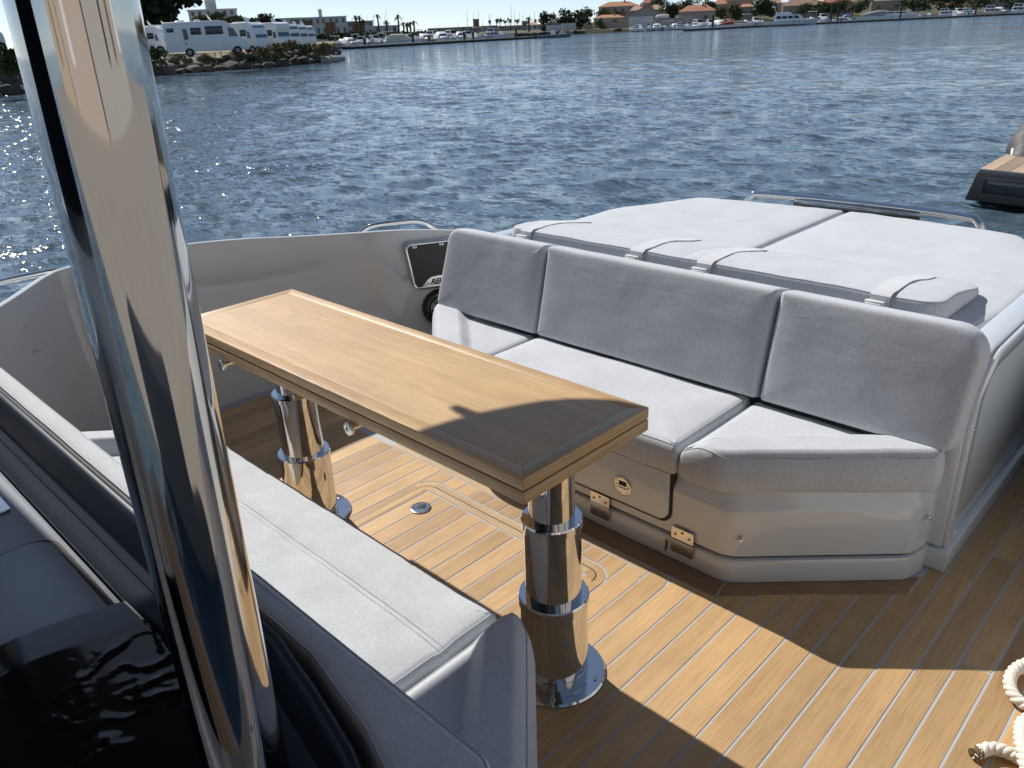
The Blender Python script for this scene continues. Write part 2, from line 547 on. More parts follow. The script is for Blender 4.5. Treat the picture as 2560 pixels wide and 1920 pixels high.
# ---- bulwarks --------------------------------------------------
BW = [(-1.75, -1.2, .80), (-2.05, -.35, .78), (-2.55, .28, .762), (-2.927, .591, .752), (-3.008, .661, .752), (-3.113, .745, .752), (-3.205, .825, .752), (-3.255, .93, .753),
      (-3.25, 1.3, .751), (-3.245, 1.6, .722), (-3.20, 1.85, .69), (-3.11, 2.08, .671), (-2.985, 2.3, .66),
      (-2.86, 2.55, .625), (-2.77, 2.8, .56), (-2.70, 3.2, .47), (-2.62, 3.95, .40)]
def bulwark(flip, label):
    P = catmull([Vector(p) for p in BW], 6)
    if flip:
        P = [Vector(mir(p)) for p in P]
        for v in P: v.z = max(v.z, .66)
    sg = -1 if not flip else 1
    nr = []
    for i in range(len(P)):
        t = P[min(i+1, len(P)-1)]-P[max(i-1, 0)]; t.z = 0; t.normalize()
        n = Vector((-t.y, t.x, 0)) if not flip else Vector((t.y, -t.x, 0))   # pointing outboard
        nr.append(n)
    root = thing('bulwark', label, 'bulwark')
    inner = MB(); capm = MB(); outer = MB()
    r1 = []; r2 = []; r3 = []
    for p, n in zip(P, nr):
        z = p.z
        r1.append([p+n*.002+Vector((0, 0, -z-.02)), p+Vector((0, 0, -z+.05)), p+Vector((0, 0, -z*.5)), p+Vector((0, 0, -.004))])
        c = .017
        r2.append([p+Vector((0, 0, -.0035)), p+n*.004+Vector((0, 0, 0)), p+n*c, p+n*(c+.02)+Vector((0, 0, -.03))])
        r3.append([p+n*(c+.021)+Vector((0, 0, -.028)), p+n*.20+Vector((0, 0, -.12)), p+n*.26+Vector((0, 0, -.40)), Vector((p.x+n.x*.05, p.y+n.y*.05, ZW-.3))])
    inner.loft(r1, cap=False, closed=False); capm.loft(r2, cap=False, closed=False); outer.loft(r3, cap=False, closed=False)
    inner.build('inner_panel', MAT['gelcoat_hull'], root, smooth=True, ang=60)
    capm.build('cap', MAT['gelcoat_light'], root, smooth=True, ang=50)
    outer.build('hull_side', MAT['gelcoat_hull'], root, smooth=True, ang=60)
    return root
bwk = bulwark(False, 'glossy grey bulwark along the water side of the cockpit, behind the table')
bulwark(True, 'sunlit grey bulwark on the quay side, just outside the right of the frame')
# faint round filler cap moulded in the bulwark, far left
Mc = Matrix.Translation((-3.005, .668, .60)) @ Matrix.Rotation(rad(-45), 4, 'Z') @ Matrix.Rotation(rad(90), 4, 'Y')
MB().lathe([(.046, 0), (.052, .0), (.053, .004), (.047, .004)], 40, Mc, cap=False).build('filler_ring', MAT['gelcoat_hull'], bwk, smooth=True)
# transom below the sunpad
MB().box((-2.75, 3.9, -1.0), (-.33, 3.99, .52)).build('transom', MAT['gelcoat_hull'], bwk, bevel=.02)
MB().prism([(-2.0, -1.6), (-1.08, -1.6), (.17, .6), (.17, 3.9), (-3.25, 3.9), (-3.25, .6)], -.6, -.035).build('hull_bottom', MAT['gelcoat_hull'], bwk)

# teak swim platform added unseen astern so the side panel reflects lit wood
swp = thing('added_platform', 'teak swim platform added astern for its warm reflection, hidden behind the sunpad', 'platform')
MB().prism(fillet([(-3.15, 3.995), (.07, 3.995), (-.10, 5.25), (-2.98, 5.25)], .12), -.16, -.062).build('body', MAT['gelcoat'], swp, bevel=.02)
for k in range(21):
    MB().box((-2.95+k*.135, 4.02, -.062), (-2.95+k*.135+.128, 5.15, -.054)).build('teak_plank', MAT['teak'], swp)

# chrome rails outside the bulwark
def rail(path, r, name, label, cat='rail', m='chrome', parent=None):
    o = MB().tube(catmull(path, 6), r, 12).build(name, MAT[m], parent, smooth=True, ang=60)
    if not parent: tag(o, label, cat)
    return o
rail([(-3.27, .95, .70), (-3.30, .90, .735), (-3.30, .80, .742), (-3.27, .62, .745), (-3.1, .2, .75), (-2.8, -.4, .76), (-2.75, -.45, .72)], .012,
     'guard_rail', 'thin chrome guard rail on the far left, outboard of the bulwark')
rail([(-3.20, 2.17, .615), (-3.155, 2.22, .668), (-3.09, 2.31, .680), (-3.02, 2.43, .672), (-2.97, 2.50, .62)], .012,
     'grab_handle', 'small arched chrome grab handle above the glove box')
# stern rail behind the sunpad
sr = thing('stern_rail', 'low chrome stern rail with a name board behind the sunpad', 'rail', (CX, 3.93, .55))
pth = [(-.585, -.02, -.02), (-.575, -.005, .05), (-.545, 0, .095), (-.49, .005, .108), (-.2, .02, .112), (.2, .02, .112), (.49, .005, .108), (.545, 0, .095), (.575, -.005, .05), (.585, -.02, -.02)]
MB().tube(catmull(pth, 8), .0165, 14).build('rail_tube', MAT['chrome'], sr, smooth=True, ang=60)
MB().prism([(-.31, .0), (.31, .0), (.25, -.045), (-.25, -.045)], .052, .088).build('name_board', MAT['black_plastic'], sr, bevel=.004)
MB().box((-.305, -.004, .0925), (.305, .03, .100)).build('board_trim', MAT['steel'], sr, bevel=.002)
for k in range(8):
    x = -.17+k*.048
    w = random.uniform(.010, .017)
    mm = MB()
    Ml = Matrix.Translation((x, -.049, .065)) @ Matrix.Rotation(rad(random.choice([-12, 0, 12])), 4, 'Y')
    mm.box((-w, -.001, -.012), (-w+.006, .004, .012), Ml); mm.box((w-.006, -.001, -.012), (w, .004, .012), Ml); mm.box((-w, -.001, .006), (w, .004, .012), Ml)
    mm.build('letter', MAT['steel'], sr)

# ---- sofa ------------------------------------------------------
sofa = thing('sofa', 'light grey upholstered sofa facing the table, with grey moulded base', 'sofa', (0, 0, 0))
def sofa_outline(dx):    # plan of the base, moved outwards by dx
    a = .415*dx
    P = [(-.915+a, 1.745-dx), (-.53+dx*.7, 2.10-dx*.75), (-.515+dx, 2.17), (-.515+dx, 2.34)]
    return [mir(p) for p in P][::-1]+P if False else P+[mir(p) for p in P][::-1]
def rp(P, r): return fillet(P, r)
rr = [.10, .07, .05, 0, 0, .05, .07, .10]
pl = MB()
pl.prism(rp(sofa_outline(0), rr), .0, .074, taper=rp(sofa_outline(-.006), rr))
pl.build('plinth', MAT['gelcoat'], sofa, bevel=.006)
MB().prism(rp(sofa_outline(-.022), rr), .06, .10).build('plinth_groove', MAT['seam'], sofa)
body = MB()
n_ = len(rp(sofa_outline(0), rr))
rings = []
for dx, z in ((-.014, .083), (-.006, .090), (-.006, .235), (-.008, .248), (-.024, .268), (-.027, .31)):
    rings.append([Vector((p[0], p[1], z)) for p in rp(sofa_outline(dx), rr)])
body.loft(rings)
body.build('base', MAT['gelcoat'], sofa, smooth=True, ang=40)
# locker door in the front of the base
def front_panel(pts, y0, y1, name, m, parent, bevel=.004):
    M = Matrix(((1, 0, 0, 0), (0, 0, -1, 0), (0, 1, 0, 0), (0, 0, 0, 1)))
    o = MB().prism([(p[0], p[1]) for p in pts], -y0, -y1, M)
    return o.build(name, m, parent, bevel=bevel)
DR = fillet([(-1.965, .128), (-1.115, .128), (-1.115, .40), (-1.965, .40)], [.035, .035, 0, 0])
front_panel(fillet([(-1.975, .118), (-1.105, .118), (-1.105, .29), (-1.975, .29)], [.042, .042, 0, 0]), 1.79, 1.7478, 'door_gap', MAT['seam'], sofa, 0)
DR = fillet([(-1.965, .128), (-1.115, .128), (-1.115, .295), (-1.965, .295)], [.035, .035, 0, 0])
front_panel(DR, 1.79, 1.739, 'locker_door', MAT['gelcoat'], sofa, .005)
def latch(parent, M, r=.034):
    l = MB().lathe([(r, 0), (r, .003), (r-.003, .0045), (r-.006, .0045), (r-.007, .0035), (.001, .0035)], 40, M).build('latch', MAT['steel'], parent, smooth=True)
    mm = MB()
    mm.box((-r*.42, r*.05, .0036), (r*.42, r*.5, .0056), M)
    mm.build('finger_slot', MAT['seam'], l, bevel=.001)
    mm = MB()
    for a, b in (((-r*.85, -.02*r), (-r*.55, .06*r)), ((-r*.6, -.22*r), (r*.6, -.14*r)), ((r*.55, -.02*r), (r*.85, .06*r))):
        mm.box((a[0], a[1], .0034), (b[0], b[1], .0042), M)
    mm.build('latch_line', MAT['seam'], l)
    return l
MF = Matrix.Translation((-1.278, 1.7385, .192)) @ Matrix(((1, 0, 0, 0), (0, 0, -1, 0), (0, 1, 0, 0), (0, 0, 0, 1)))
latch(sofa, MF, .033)
def hinge(parent, M):
    """two leaves, a knuckle and three screws on each leaf; local x along, y up, z out"""
    h = MB().prism(fillet([(-.038, .003), (.038, .003), (.038, .044), (-.038, .044)], [.001, .001, .004, .004]), 0, .003, M).build('hinge', MAT['steel'], parent)
    MB().prism(fillet([(-.038, -.044), (.038, -.044), (.038, -.003), (-.038, -.003)], [.004, .004, .001, .001]), 0, .003, M).build('hinge_leaf', MAT['steel'], h)
    MB().tube([M @ Vector((-.039, 0, .004)), M @ Vector((.039, 0, .004))], .0042, 12).build('knuckle', MAT['chrome'], h, smooth=True)
    for (x, y) in ((-.024, .022), (0, .034), (.024, .022), (-.024, -.022), (0, -.034), (.024, -.022)):
        MB().lathe([(.0048, .003), (.0048, .0036), (.0036, .0042), (.0018, .0042), (.0016, .0032), (.0002, .0032)], 12, M @ Matrix.Translation((x, y, 0))).build('screw', MAT['screw'], h, smooth=True)
for x in (-1.060, -1.372, -2.02):
    hinge(sofa, Matrix.Translation((x, 1.7435, .078)) @ Matrix(((1, 0, 0, 0), (0, 0, -1, 0), (0, 1, 0, 0), (0, 0, 0, 1))))
for (x, y, z, a) in ((-.885, 1.765, .155, 30), (-.515, 2.14, .20, 70)):
    Mx = Matrix.Translation((x, y, z)) @ Matrix.Rotation(rad(a), 4, 'Z') @ Matrix.Rotation(rad(90), 4, 'X')
    MB().lathe([(.006, -.01), (.006, .004), (.004, .006), (.001, .006)], 14, Mx).build('bolt', MAT['steel'], sofa, smooth=True)
MB().prism([(-1.122, .022), (-1.117, .018), (-1.114, .03), (-1.112, .05), (-1.116, .062), (-1.121, .058), (-1.120, .04)], 0, .0006,
           Matrix.Translation((0, 1.7445, 0)) @ Matrix(((1, 0, 0, 0), (0, 0, -1, 0), (0, 1, 0, 0), (0, 0, 0, 1)))).build('rust_streak', MAT['rust'], sofa)

F = MAT['fabric']
SZ0, SZ1 = .305, .408
def edge_dist(x, y, a, b):
    a = Vector(a); b = Vector(b); t = (b-a).normalized(); n = Vector((-t.y, t.x))
    return (Vector((x, y))-a).dot(n)
cushion('seat_cushion', [(-1.995, 1.722), (-1.085, 1.722), (-1.085, 2.15), (-1.995, 2.15)], SZ0, SZ1, F, sofa, rc=.012, re=.026, crown=.010, puff=.004, wr=.003)
for s in (0, 1):
    P = [(-1.073, 1.722), (-.945, 1.715), (-.50, 2.095), (-.505, 2.15), (-1.073, 2.15)]
    def hf(x, y, s=s):
        xx = 2*CX-x if s else x
        dd = edge_dist(xx, y, (-.945, 1.715), (-.50, 2.095))
        d2 = edge_dist(xx, y, (-1.073, 1.722), (-.945, 1.715))
        return .030*(1-smoothstep(.105, .155, dd))*smoothstep(-1.08, -1.0, xx)*smoothstep(-.01, .03, dd)-.004
    if s: P = [mir(p) for p in P][::-1]
    cushion('seat_cushion', P, SZ0, SZ1-.004, F, sofa, rc=[.012, .10, .05, .02, .012] if not s else [.012, .02, .05, .10, .012], re=.028, crown=.004, hf=hf, puff=.004, nring=30, step=.015)
def lean(y, z, ry):    # local (u, w, t): u = x, w up the back, t towards the sitter
    a = rad(ry)
    return Matrix(((1, 0, 0, 0), (0, math.sin(a), -math.cos(a), y), (0, math.cos(a), math.sin(a), z), (0, 0, 0, 1)))
ML = lean(2.235, .388, 14)
for (xa, xb, r) in ((-2.575, -1.998, [.03, .015, .014, .06]), (-1.985, -1.058, [.015, .015, .014, .014]), (-1.045, -.49, [.015, .04, .085, .014])):
    cushion('back_cushion', [(xa, 0), (xb, 0), (xb+(.012 if xb > -.6 else 0), .345), (xa+(.035 if xa < -2.2 else 0), .345)], 0, .128, F, sofa, rc=r, re=.018, rb=.02, crown=.005, M=ML, puff=.003, wr=.0018, piping=False)
MB().box((-2.53, 2.262, .0), (-.55, 2.36, .60)).build('back_support', MAT['gelcoat'], sofa, bevel=.01)

# ---- sunpad ----------------------------------------------------
pad = thing('sunpad', 'large pale grey sunpad with two strapped headrests behind the sofa', 'sunpad')
MB().prism(fillet([(-2.54, 2.365), (-.55, 2.365), (-.55, 3.75), (-.8, 3.87), (-2.28, 3.87), (-2.54, 3.75)], .03), .0, .555).build('base', MAT['gelcoat'], pad, bevel=.015)
for s in (0, 1):
    P = [(-1.533, 2.37), (-.60, 2.37), (-.565, 2.70), (-.565, 3.30), (-.78, 3.79), (-1.533, 3.865)]
    if s: P = [mir(p) for p in P][::-1]
    cushion('mattress', P, .557, .645, F, pad, rc=[.015, .10, .1, .2, .12, .03] if not s else [.03, .12, .2, .1, .1, .015], re=.024, crown=.007, wr=.003, puff=.004)
def bz(y): return -.042*smoothstep(2.52, 2.84, y)
for s in (0, 1):
    P = [(-1.552, 2.42), (-.66, 2.42), (-.66, 2.84), (-1.552, 2.84)]
    if s: P = [mir(p) for p in P][::-1]
    hr = cushion('headrest', P, .652, .726, F, pad, rc=[.015, .06, .07, .015] if not s else [.015, .07, .06, .015], re=.013, crown=.006, hf=lambda x, y: bz(y), wr=.003, puff=.004, nring=18)
    xs = (-.83, -1.44) if not s else (-2.30, -1.73)
    from mathutils.bvhtree import BVHTree
    hb = BVHTree.FromPolygons([v.co.copy() for v in hr.data.vertices], [tuple(f.vertices) for f in hr.data.polygons])
    def top(x, y):
        h = hb.ray_cast(Vector((x, y, 1)), Vector((0, 0, -1)))[0]
        return h.z if h else .66
    for x in xs:
        pr = [(2.400, .60), (2.404, .70), (2.410, .722), (2.428, .7305)] + [(y, top(x, y)+.0015) for y in (2.47, 2.51, 2.55, 2.59, 2.63, 2.67, 2.71, 2.75, 2.79, 2.815)]
        mm = MB()
        w = .030
        up = []; dn = []
        for i, (y, z) in enumerate(pr):
            y0, z0 = pr[max(i-1, 0)]; y1, z1 = pr[min(i+1, len(pr)-1)]
            t = Vector((y1-y0, z1-z0)).normalized(); n = Vector((-t.y, t.x))
            up.append((y+n.x*.0025, z+n.y*.0025)); dn.append((y-n.x*.001, z-n.y*.001))
        rg = []
        sh = .03
        for (u, v_) in zip(up, dn):
            dx = 0
            rg.append([Vector((x-w, v_[0], v_[1])), Vector((x+w, v_[0], v_[1])), Vector((x+w, u[0], u[1])), Vector((x-w, u[0], u[1]))])
        mm.loft(rg)
        st = mm.build('strap', MAT['strap'], hr, smooth=True, ang=40)
    for x in xs:
        mb_ = MB(); mb_.box((x-.037, 2.384, .682), (x+.020, 2.402, .710)); mb_.box((x-.032, 2.378, .688), (x+.015, 2.385, .704))
        mb_.build('buckle', MAT['white_plastic'], hr, bevel=.003)
# moulded side panels that close the sofa and sunpad
def side_panel(s, label):
    root = thing('side_panel', label, 'panel')
    def X(x): return x if not s else 2*CX-x
    def yz(pts, x0, x1):
        mm = MB()
        x0, x1 = X(x0), X(x1)
        n = len(pts)
        vs = [(x0, p[0], p[1]) for p in pts]+[(x1, p[0], p[1]) for p in pts]
        mm.add(vs, [tuple(range(n)), tuple(range(n, 2*n))[::-1]]+[(i, (i+1) % n, n+(i+1) % n, n+i) for i in range(n)])
        return mm
    ye = 3.88 if not s else 2.86
    out = [(2.205, .076)] + [(2.205, .50)] + arc(2.365, .505, .16, 180, 90, 10) + [(ye, .655), (ye, .076)]
    yz(out, -.56, -.486).build('panel_body', MAT['gelcoat'], root, bevel=.008)
    # raised frame strip along the front and top edges
    a = [(2.215, .078), (2.215, .50)] + arc(2.365, .505, .15, 180, 90, 10) + [(ye-.01, .655)]
    b = [(2.265, .078), (2.265, .50)] + arc(2.365, .505, .10, 180, 90, 10) + [(ye-.01, .605)]
    yz(a+b[::-1], -.4865, -.472).build('frame_strip', MAT['gelcoat_light'], root, bevel=.004)
    yz([(2.20, 0), (ye, 0), (ye, .068), (2.20, .068)], -.555, -.463).build('foot', MAT['gelcoat'], root, bevel=.006)
    for (y, z) in ((2.24, .455), (2.33, .6575)):
        Mx = Matrix.Translation((X(-.472), y, z)) @ Matrix.Rotation(rad(90 if not s else -90), 4, 'Y')
        if z > .6: Mx = Matrix.Translation((X(-.50), 2.34, .654))
        MB().lathe([(.007, -.003), (.007, .003), (.005, .006), (.001, .006)], 14, Mx).build('stud', MAT['steel'], root, smooth=True)
side_panel(0, 'glossy grey side panel closing the right end of sofa and sunpad')
side_panel(1, 'grey side panel closing the left end of the sunpad, beside the bulwark')

# ---- near bench ------------------------------------------------
bench = thing('bench', 'light grey upholstered bench in the foreground, in front of the table', 'bench')
MB().prism(fillet([(-2.12, .80), (-.96, .80), (-.66, .52), (-.66, .40), (-2.42, .40), (-2.42, .52)], .03), 0, .30).build('base', MAT['gelcoat'], bench, bevel=.008)
def hfb(x, y): return -.007*math.exp(-((y-.742)/.016)**2)
cb = cushion('seat_cushion', [(-2.115, .44), (-.962, .44), (-.962, .888), (-2.115, .888)], .29, .41, F, bench, rc=.014, re=.022, crown=.008, hf=hfb, puff=.004, wr=.004, nring=30)
for dy in (-.006, .006):
    from mathutils.bvhtree import BVHTree
    bt = BVHTree.FromPolygons([v.co.copy() for v in cb.data.vertices], [tuple(f.vertices) for f in cb.data.polygons])
    pp = []
    for k in range(115):
        x = -2.105+k*.01
        hit = bt.ray_cast(Vector((x, .742+dy, 1)), Vector((0, 0, -1)))[0]
        if hit: pp.append(hit)
    MB().tube(pp, .0013, 5).build('seam_stitch', MAT['piping'], cb, smooth=True, ang=80)
for s in (0, 1):
    P = [(-.950, .44), (-.54, .44), (-.54, .54), (-.865, .888), (-.950, .888)]
    def hf(x, y, s=s):
        xx = 2*CX-x if s else x
        dd = edge_dist(xx, y, (-.54, .54), (-.865, .888))
        return .045*(1-smoothstep(.085, .125, dd))*smoothstep(-.955, -.90, xx)*smoothstep(-.02, .04, dd)
    if s: P = [mir(p) for p in P][::-1]
    cushion('seat_cushion', P, .29, .408, F, bench, rc=[.012, .03, .05, .07, .012] if not s else [.012, .07, .05, .03, .012], re=.03, crown=.004, hf=hf, puff=.004, nring=30, step=.015)
cushion('back_cushion', [(-2.60, .386), (-.80, .386), (-.64, .358), (-.50, .315), (-.46, .33), (-.48, .436), (-2.60, .436)], .40, .744, F, bench,
        rc=[.01, .03, .05, .02, .02, .04, .01], re=.016, crown=.004, wr=.0012, step=.015, flat=True)

# ---- wet bar behind the bench ----------------------------------
bar = thing('wet_bar', 'dark wet bar with grey lid at the lower left, behind the bench', 'wet bar')
prof = [(.384, .0), (.384, .738), (.378, .746), (.369, .744), (.362, .732), (.352, .665), (.318, .650), (.300, .640), (.300, 0)]
mm = MB()
mm.loft([[Vector((x, p[0]+(0 if p[1] < .01 and p[0] < .31 else dy), p[1]+(dz if p[1] > .01 else 0))) for p in prof]
         for x, dy, dz in ((-2.62, 0, 0), (-1.9, 0, 0), (-1.2, 0, 0), (-.90, 0, 0), (-.86, -.001, 0), (-.80, -.012, 0), (-.75, -.020, 0), (-.70, -.030, 0), (-.625, -.046, 0), (-.58, -.062, 0), (-.50, -.094, -.01), (-.44, -.11, -.03))])
mm.build('back_shell', MAT['navy'], bar, bevel=.002)
MB().box((-2.6, .3335, .6585), (-.83, .3355, .6605)).build('shell_seam', MAT['black_gloss'], bar)
MB().box((-2.6, -.5, .0), (-.56, .2995, .632)).build('cabinet', MAT['counter'], bar, bevel=.012)
MB().prism(fillet([(-1.588, -.40), (-.70, -.40), (-.70, .287), (-1.588, .287)], .05), .6315, .6335).build('lid_gap', MAT['seam'], bar)
MB().prism(fillet([(-1.575, -.40), (-.71, -.40), (-.71, .274), (-1.575, .274)], .042), .6335, .641).build('lid', MAT['counter'], bar, bevel=.003)
MB().prism(fillet([(-1.95, .12), (-1.75, .12), (-1.75, .262), (-1.95, .262)], .01), .632, .6365).build('vent_frame', MAT['steel'], bar, bevel=.002)
for k in range(4):
    MB().box((-1.94, .135+k*.03, .6368), (-1.76, .152+k*.03, .6372)).build('vent_slot', MAT['seam'], bar)
# black protective film bunched over the end of the wet bar
film = MB()
nx, ny = 190, 150
vs = []
for i in range(nx):
    for j in range(ny):
        u = i/(nx-1); v = j/(ny-1)
        y = -.45+v*.80
        x0 = -1.17-.09*v+.05*math.sin(v*7)
        L = u*1.05
        run = (-.545-x0)
        if L < run: x, z = x0+L, .648
        else: x, z = -.545+.02*math.sin(v*9), .648-(L-run)
        q = Vector((x*27, y*27, z*27))
        rg = max(0, 1-4.5*abs(noise.noise(q*.9+Vector((3, 1, 2)))))*max(0, .3+noise.noise(q*.5)); rh = max(0, 1-5*abs(noise.noise(q*1.9+Vector((9, 4, 2)))))*max(0, noise.noise(q*.8+Vector((5, 5, 5))))
        h = .006+(.0045*rg+.0025*rh)*smoothstep(.05, .3, noise.noise(q*.16+Vector((2, 7, 1)))+.1)+.003*noise.noise(q*.13)+.0012*noise.noise(q*16)*(rg+rh)
        h *= min(1, u*12)
        if L < run: z += h+.003
        else: x += h+.003
        if y > .296: y = .296-(y-.296)*.1
        vs.append((x, y, z))
film.add(vs, [(i*ny+j, (i+1)*ny+j, (i+1)*ny+j+1, i*ny+j+1) for i in range(nx-1) for j in range(ny-1)])
tag(film.build('plastic_film', MAT['film'], None, smooth=True, ang=180),
    'crumpled shiny black plastic film lying over the wet bar, bottom left', 'film')

# ---- hardtop and its posts ---------------------------------------
ht = thing('hardtop', 'charcoal hardtop over the helm, above the frame, shading the table end', 'hardtop')
edge = [(-2.62, 1.27), (-2.60, 1.335), (-2.565, 1.41), (-2.53, 1.475), (-2.49, 1.522), (-2.446, 1.556), (-2.396, 1.585), (-2.33, 1.597)]
left = [(-3.7, -2.6), (-3.7, .42), (-3.6, .50), (-3.4, .545), (-2.75, .565), (-2.68, .60), (-2.655, .68), (-2.645, 1.15)] + edge
outl = left + [mir(p) for p in left[::-1]]
MB().prism(outl, 2.05, 2.11).build('roof', MAT['hardtop_grey'], ht, bevel=.012)
MB().prism(fillet([(-2.675, 1.305), (-2.60, 1.30), (-2.60, 1.335), (-2.675, 1.332)], .012), 2.06, 2.085).build('deck_light', MAT['hardtop_grey'], ht)
def post(p, label):
    r = thing('support_post', label, 'post', (p[0], p[1], .632))
    MB().tube([(-.008, -.008, 0), (-.005, -.005, .4), (.0, .0, .9), (.004, .004, 1.417)], .0428, 96).build('tube', MAT['post_steel'], r, smooth=True, ang=60)
    MB().lathe([(.062, .0), (.062, .006), (.058, .010), (.0405, .010)], 64, Matrix.Translation((-.008, -.008, 0)), cap=False).build('foot_flange', MAT['chrome'], r, smooth=True)
post((-.645, .229), 'thick polished chrome post crossing the left of the picture')
post((2*CX+.645, .229), 'second chrome hardtop post, outside the left of the frame')

# ---- table -------------------------------------------------------
TX0, TX1, TY0, TY1, TZ = -2.400, -.920, .933, 1.342, .72
table = thing('table', 'folded teak cockpit table on two chrome telescopic pedestals', 'table', (0, 0, 0))
def slab(z0, z1, name):
    e = .036
    MB().box((TX0+e, TY0+e, z0+.001), (TX1-e, TY1-e, z1-.0001)).build(name, MAT['table_wood'], table)
    for P, m in (([(TX0, TY0), (TX1, TY0), (TX1-e, TY0+e), (TX0+e, TY0+e)], 'table_edge'), ([(TX0, TY1), (TX0+e, TY1-e), (TX1-e, TY1-e), (TX1, TY1)], 'table_edge'),
                 ([(TX0, TY0), (TX0+e, TY0+e), (TX0+e, TY1-e), (TX0, TY1)], 'table_edge_y'), ([(TX1, TY0), (TX1, TY1), (TX1-e, TY1-e), (TX1-e, TY0+e)], 'table_edge_y')):
        MB().prism(P, z0, z1).build('edge_board', MAT[m], table, bevel=.0014)
slab(.693, .720, 'top_leaf')
slab(.6625, .6895, 'lower_leaf')
MB().box((TX0+.02, TY0+.02, .685), (TX1-.02, TY1-.02, .697)).build('leaf_gap', MAT['seam'], table)
for (x, y) in ((-1.055, 1.16), (-2.165, 1.16)):
    p = [(.064, .0), (.064, .006)]
    def col(prof, name):
        return MB().lathe(prof, 72, Matrix.Translation((x, y, 0))).build(name, MAT['chrome'], table, smooth=True, ang=30)
    fl = col([(.128, .0), (.128, .005), (.124, .009), (.09, .010)], 'foot_flange')
    col([(.083, .009), (.083, .030), (.0815, .031), (.0815, .034), (.083, .035), (.083, .225), (.0865, .226), (.0865, .246), (.084, .250), (.070, .250)], 'lower_tube')
    col([(.0685, .24), (.0685, .447), (.0725, .448), (.0725, .463), (.070, .467), (.057, .467)], 'middle_tube')
    col([(.0545, .46), (.0545, .650), (.075, .651), (.075, .662)], 'upper_tube')
    for k in range(5):
        a = rad(20+72*k)
        MB().lathe([(.0065, .009), (.006, .012), (.003, .0125), (.002, .0105), (.0002, .0105)], 12, Matrix.Translation((x+.108*math.cos(a), y+.108*math.sin(a), 0))).build('screw', MAT['steel'], fl, smooth=True)
    ks = MB(); ks.box((x-.006, y-.0865, .034), (x+.002, y-.082, .040)); ks.build('set_screw', MAT['seam'], fl)
for (x, y) in ((-2.12, .935), (-1.49, .935)):
    Mk = Matrix.Translation((x, y+.03, .645)) @ Matrix.Rotation(rad(90), 4, 'X')
    MB().lathe([(.008, -.03), (.008, .035), (.017, .036), (.017, .044), (.014, .046), (.006, .046), (.0055, .040), (.0002, .040)], 24, Mk).build('leaf_bolt', MAT['steel'], table, smooth=True)

# deck hatch latch
Lk = latch(None, Matrix.Translation((-1.906, 1.423, .0006)) @ Matrix.Rotation(rad(35), 4, 'Z'), .036)
tag(Lk, 'round steel flush latch set in the teak hatch under the table', 'latch')

# ---- glove box and loudspeaker in the bulwark ---------------------
tx = Vector((.47, .883, 0)); nx_ = Vector((.883, -.47, 0))
def wallM(o, out=0.0):
    p = Vector(o)+nx_*out
    return Matrix(((tx.x, 0, nx_.x, p.x), (tx.y, 0, nx_.y, p.y), (0, 1, 0, p.z), (0, 0, 0, 1)))
WB = wallM((-2.985, 2.275, .487))
gb = thing('glove_box', 'black glove box with chrome rim set in the bulwark beside the sofa', 'glove box', (0, 0, 0))
GO = fillet([(.0, .118), (.035, -.118), (.34, -.118), (.38, .118)], [.032]*4)
GI = fillet([(.010, .108), (.042, -.108), (.333, -.108), (.37, .108)], [.026]*4)
MB().prism(GO, -.06, .022, WB).build('surround', MAT['gelcoat_hull'], gb, bevel=.004)
MB().tube([WB @ Vector((p[0], p[1], .024)) for p in resample(GI, .01)], .0075, 10, closed=True).build('chrome_rim', MAT['chrome'], gb, smooth=True, ang=80)
MB().prism(GI, .0, .0235, WB).build('flap', MAT['black_plastic'], gb)
for x in (.045, .175): MB().prism(fillet([(x, .106), (x, .09), (x+.022, .09), (x+.022, .106)], .003), .0236, .0262, WB).build('clip', MAT['white_plastic'], gb)
for x in (.056, .186): MB().lathe([(.0035, .026), (.0035, .0275), (.0005, .0275)], 10, WB @ Matrix.Translation((x, .096, 0))).build('screw', MAT['screw'], gb)
PLT = [(.075, -.101), (.33, -.101), (.33, -.055), (.16, -.055), (.125, -.058), (.105, -.07), (.09, -.088)]
MB().prism(PLT, .0236, .0265, WB).build('name_plate', MAT['steel'], gb)
MB().box((.045, -.108, .024), (.33, -.099, .034), WB).build('lip', MAT['chrome'], gb, bevel=.003)
MB().lathe([(.005, .0265), (.005, .028), (.003, .028), (.003, .0266)], 12, WB @ Matrix.Translation((.105, -.087, 0)), cap=False).build('plate_screw', MAT['screw'], gb)
fc = bpy.data.curves.new('lettering', 'FONT'); fc.body = 'REBEL'; fc.size = .036; fc.shear = .35; fc.extrude = .0006; fc.offset = .0012
fo = bpy.data.objects.new('lettering', fc); C.objects.link(fo)
dg = bpy.context.evaluated_depsgraph_get()
me = bpy.data.meshes.new_from_object(fo.evaluated_get(dg))
bpy.data.objects.remove(fo)
me.transform(WB @ Matrix.Translation((.118, -.094, .0272)))
me.materials.clear(); me.materials.append(MAT['seam'])
link('lettering', me, None, gb)
SPK = wallM((-2.985+.47*.165, 2.275+.883*.165, .262), .004)
sp = thing('loudspeaker', 'round black loudspeaker grille under the glove box, half behind the sofa', 'speaker')
MB().lathe([(.092, -.03), (.092, .010), (.086, .018), (.078, .018), (.074, .010), (.070, -.004)], 56, SPK, cap=False).build('rim', MAT['black_plastic'], sp, smooth=True, ang=40)
MB().lathe([(.075, -.012), (.045, -.024), (.0005, -.02)], 40, SPK, cap=False).build('cone', MAT['seam'], sp, smooth=True)
MB().lathe([(.064, .004), (.064, .010), (.056, .010), (.056, .004)], 48, SPK, cap=False).build('ring', MAT['black_plastic'], sp, smooth=True, ang=40)
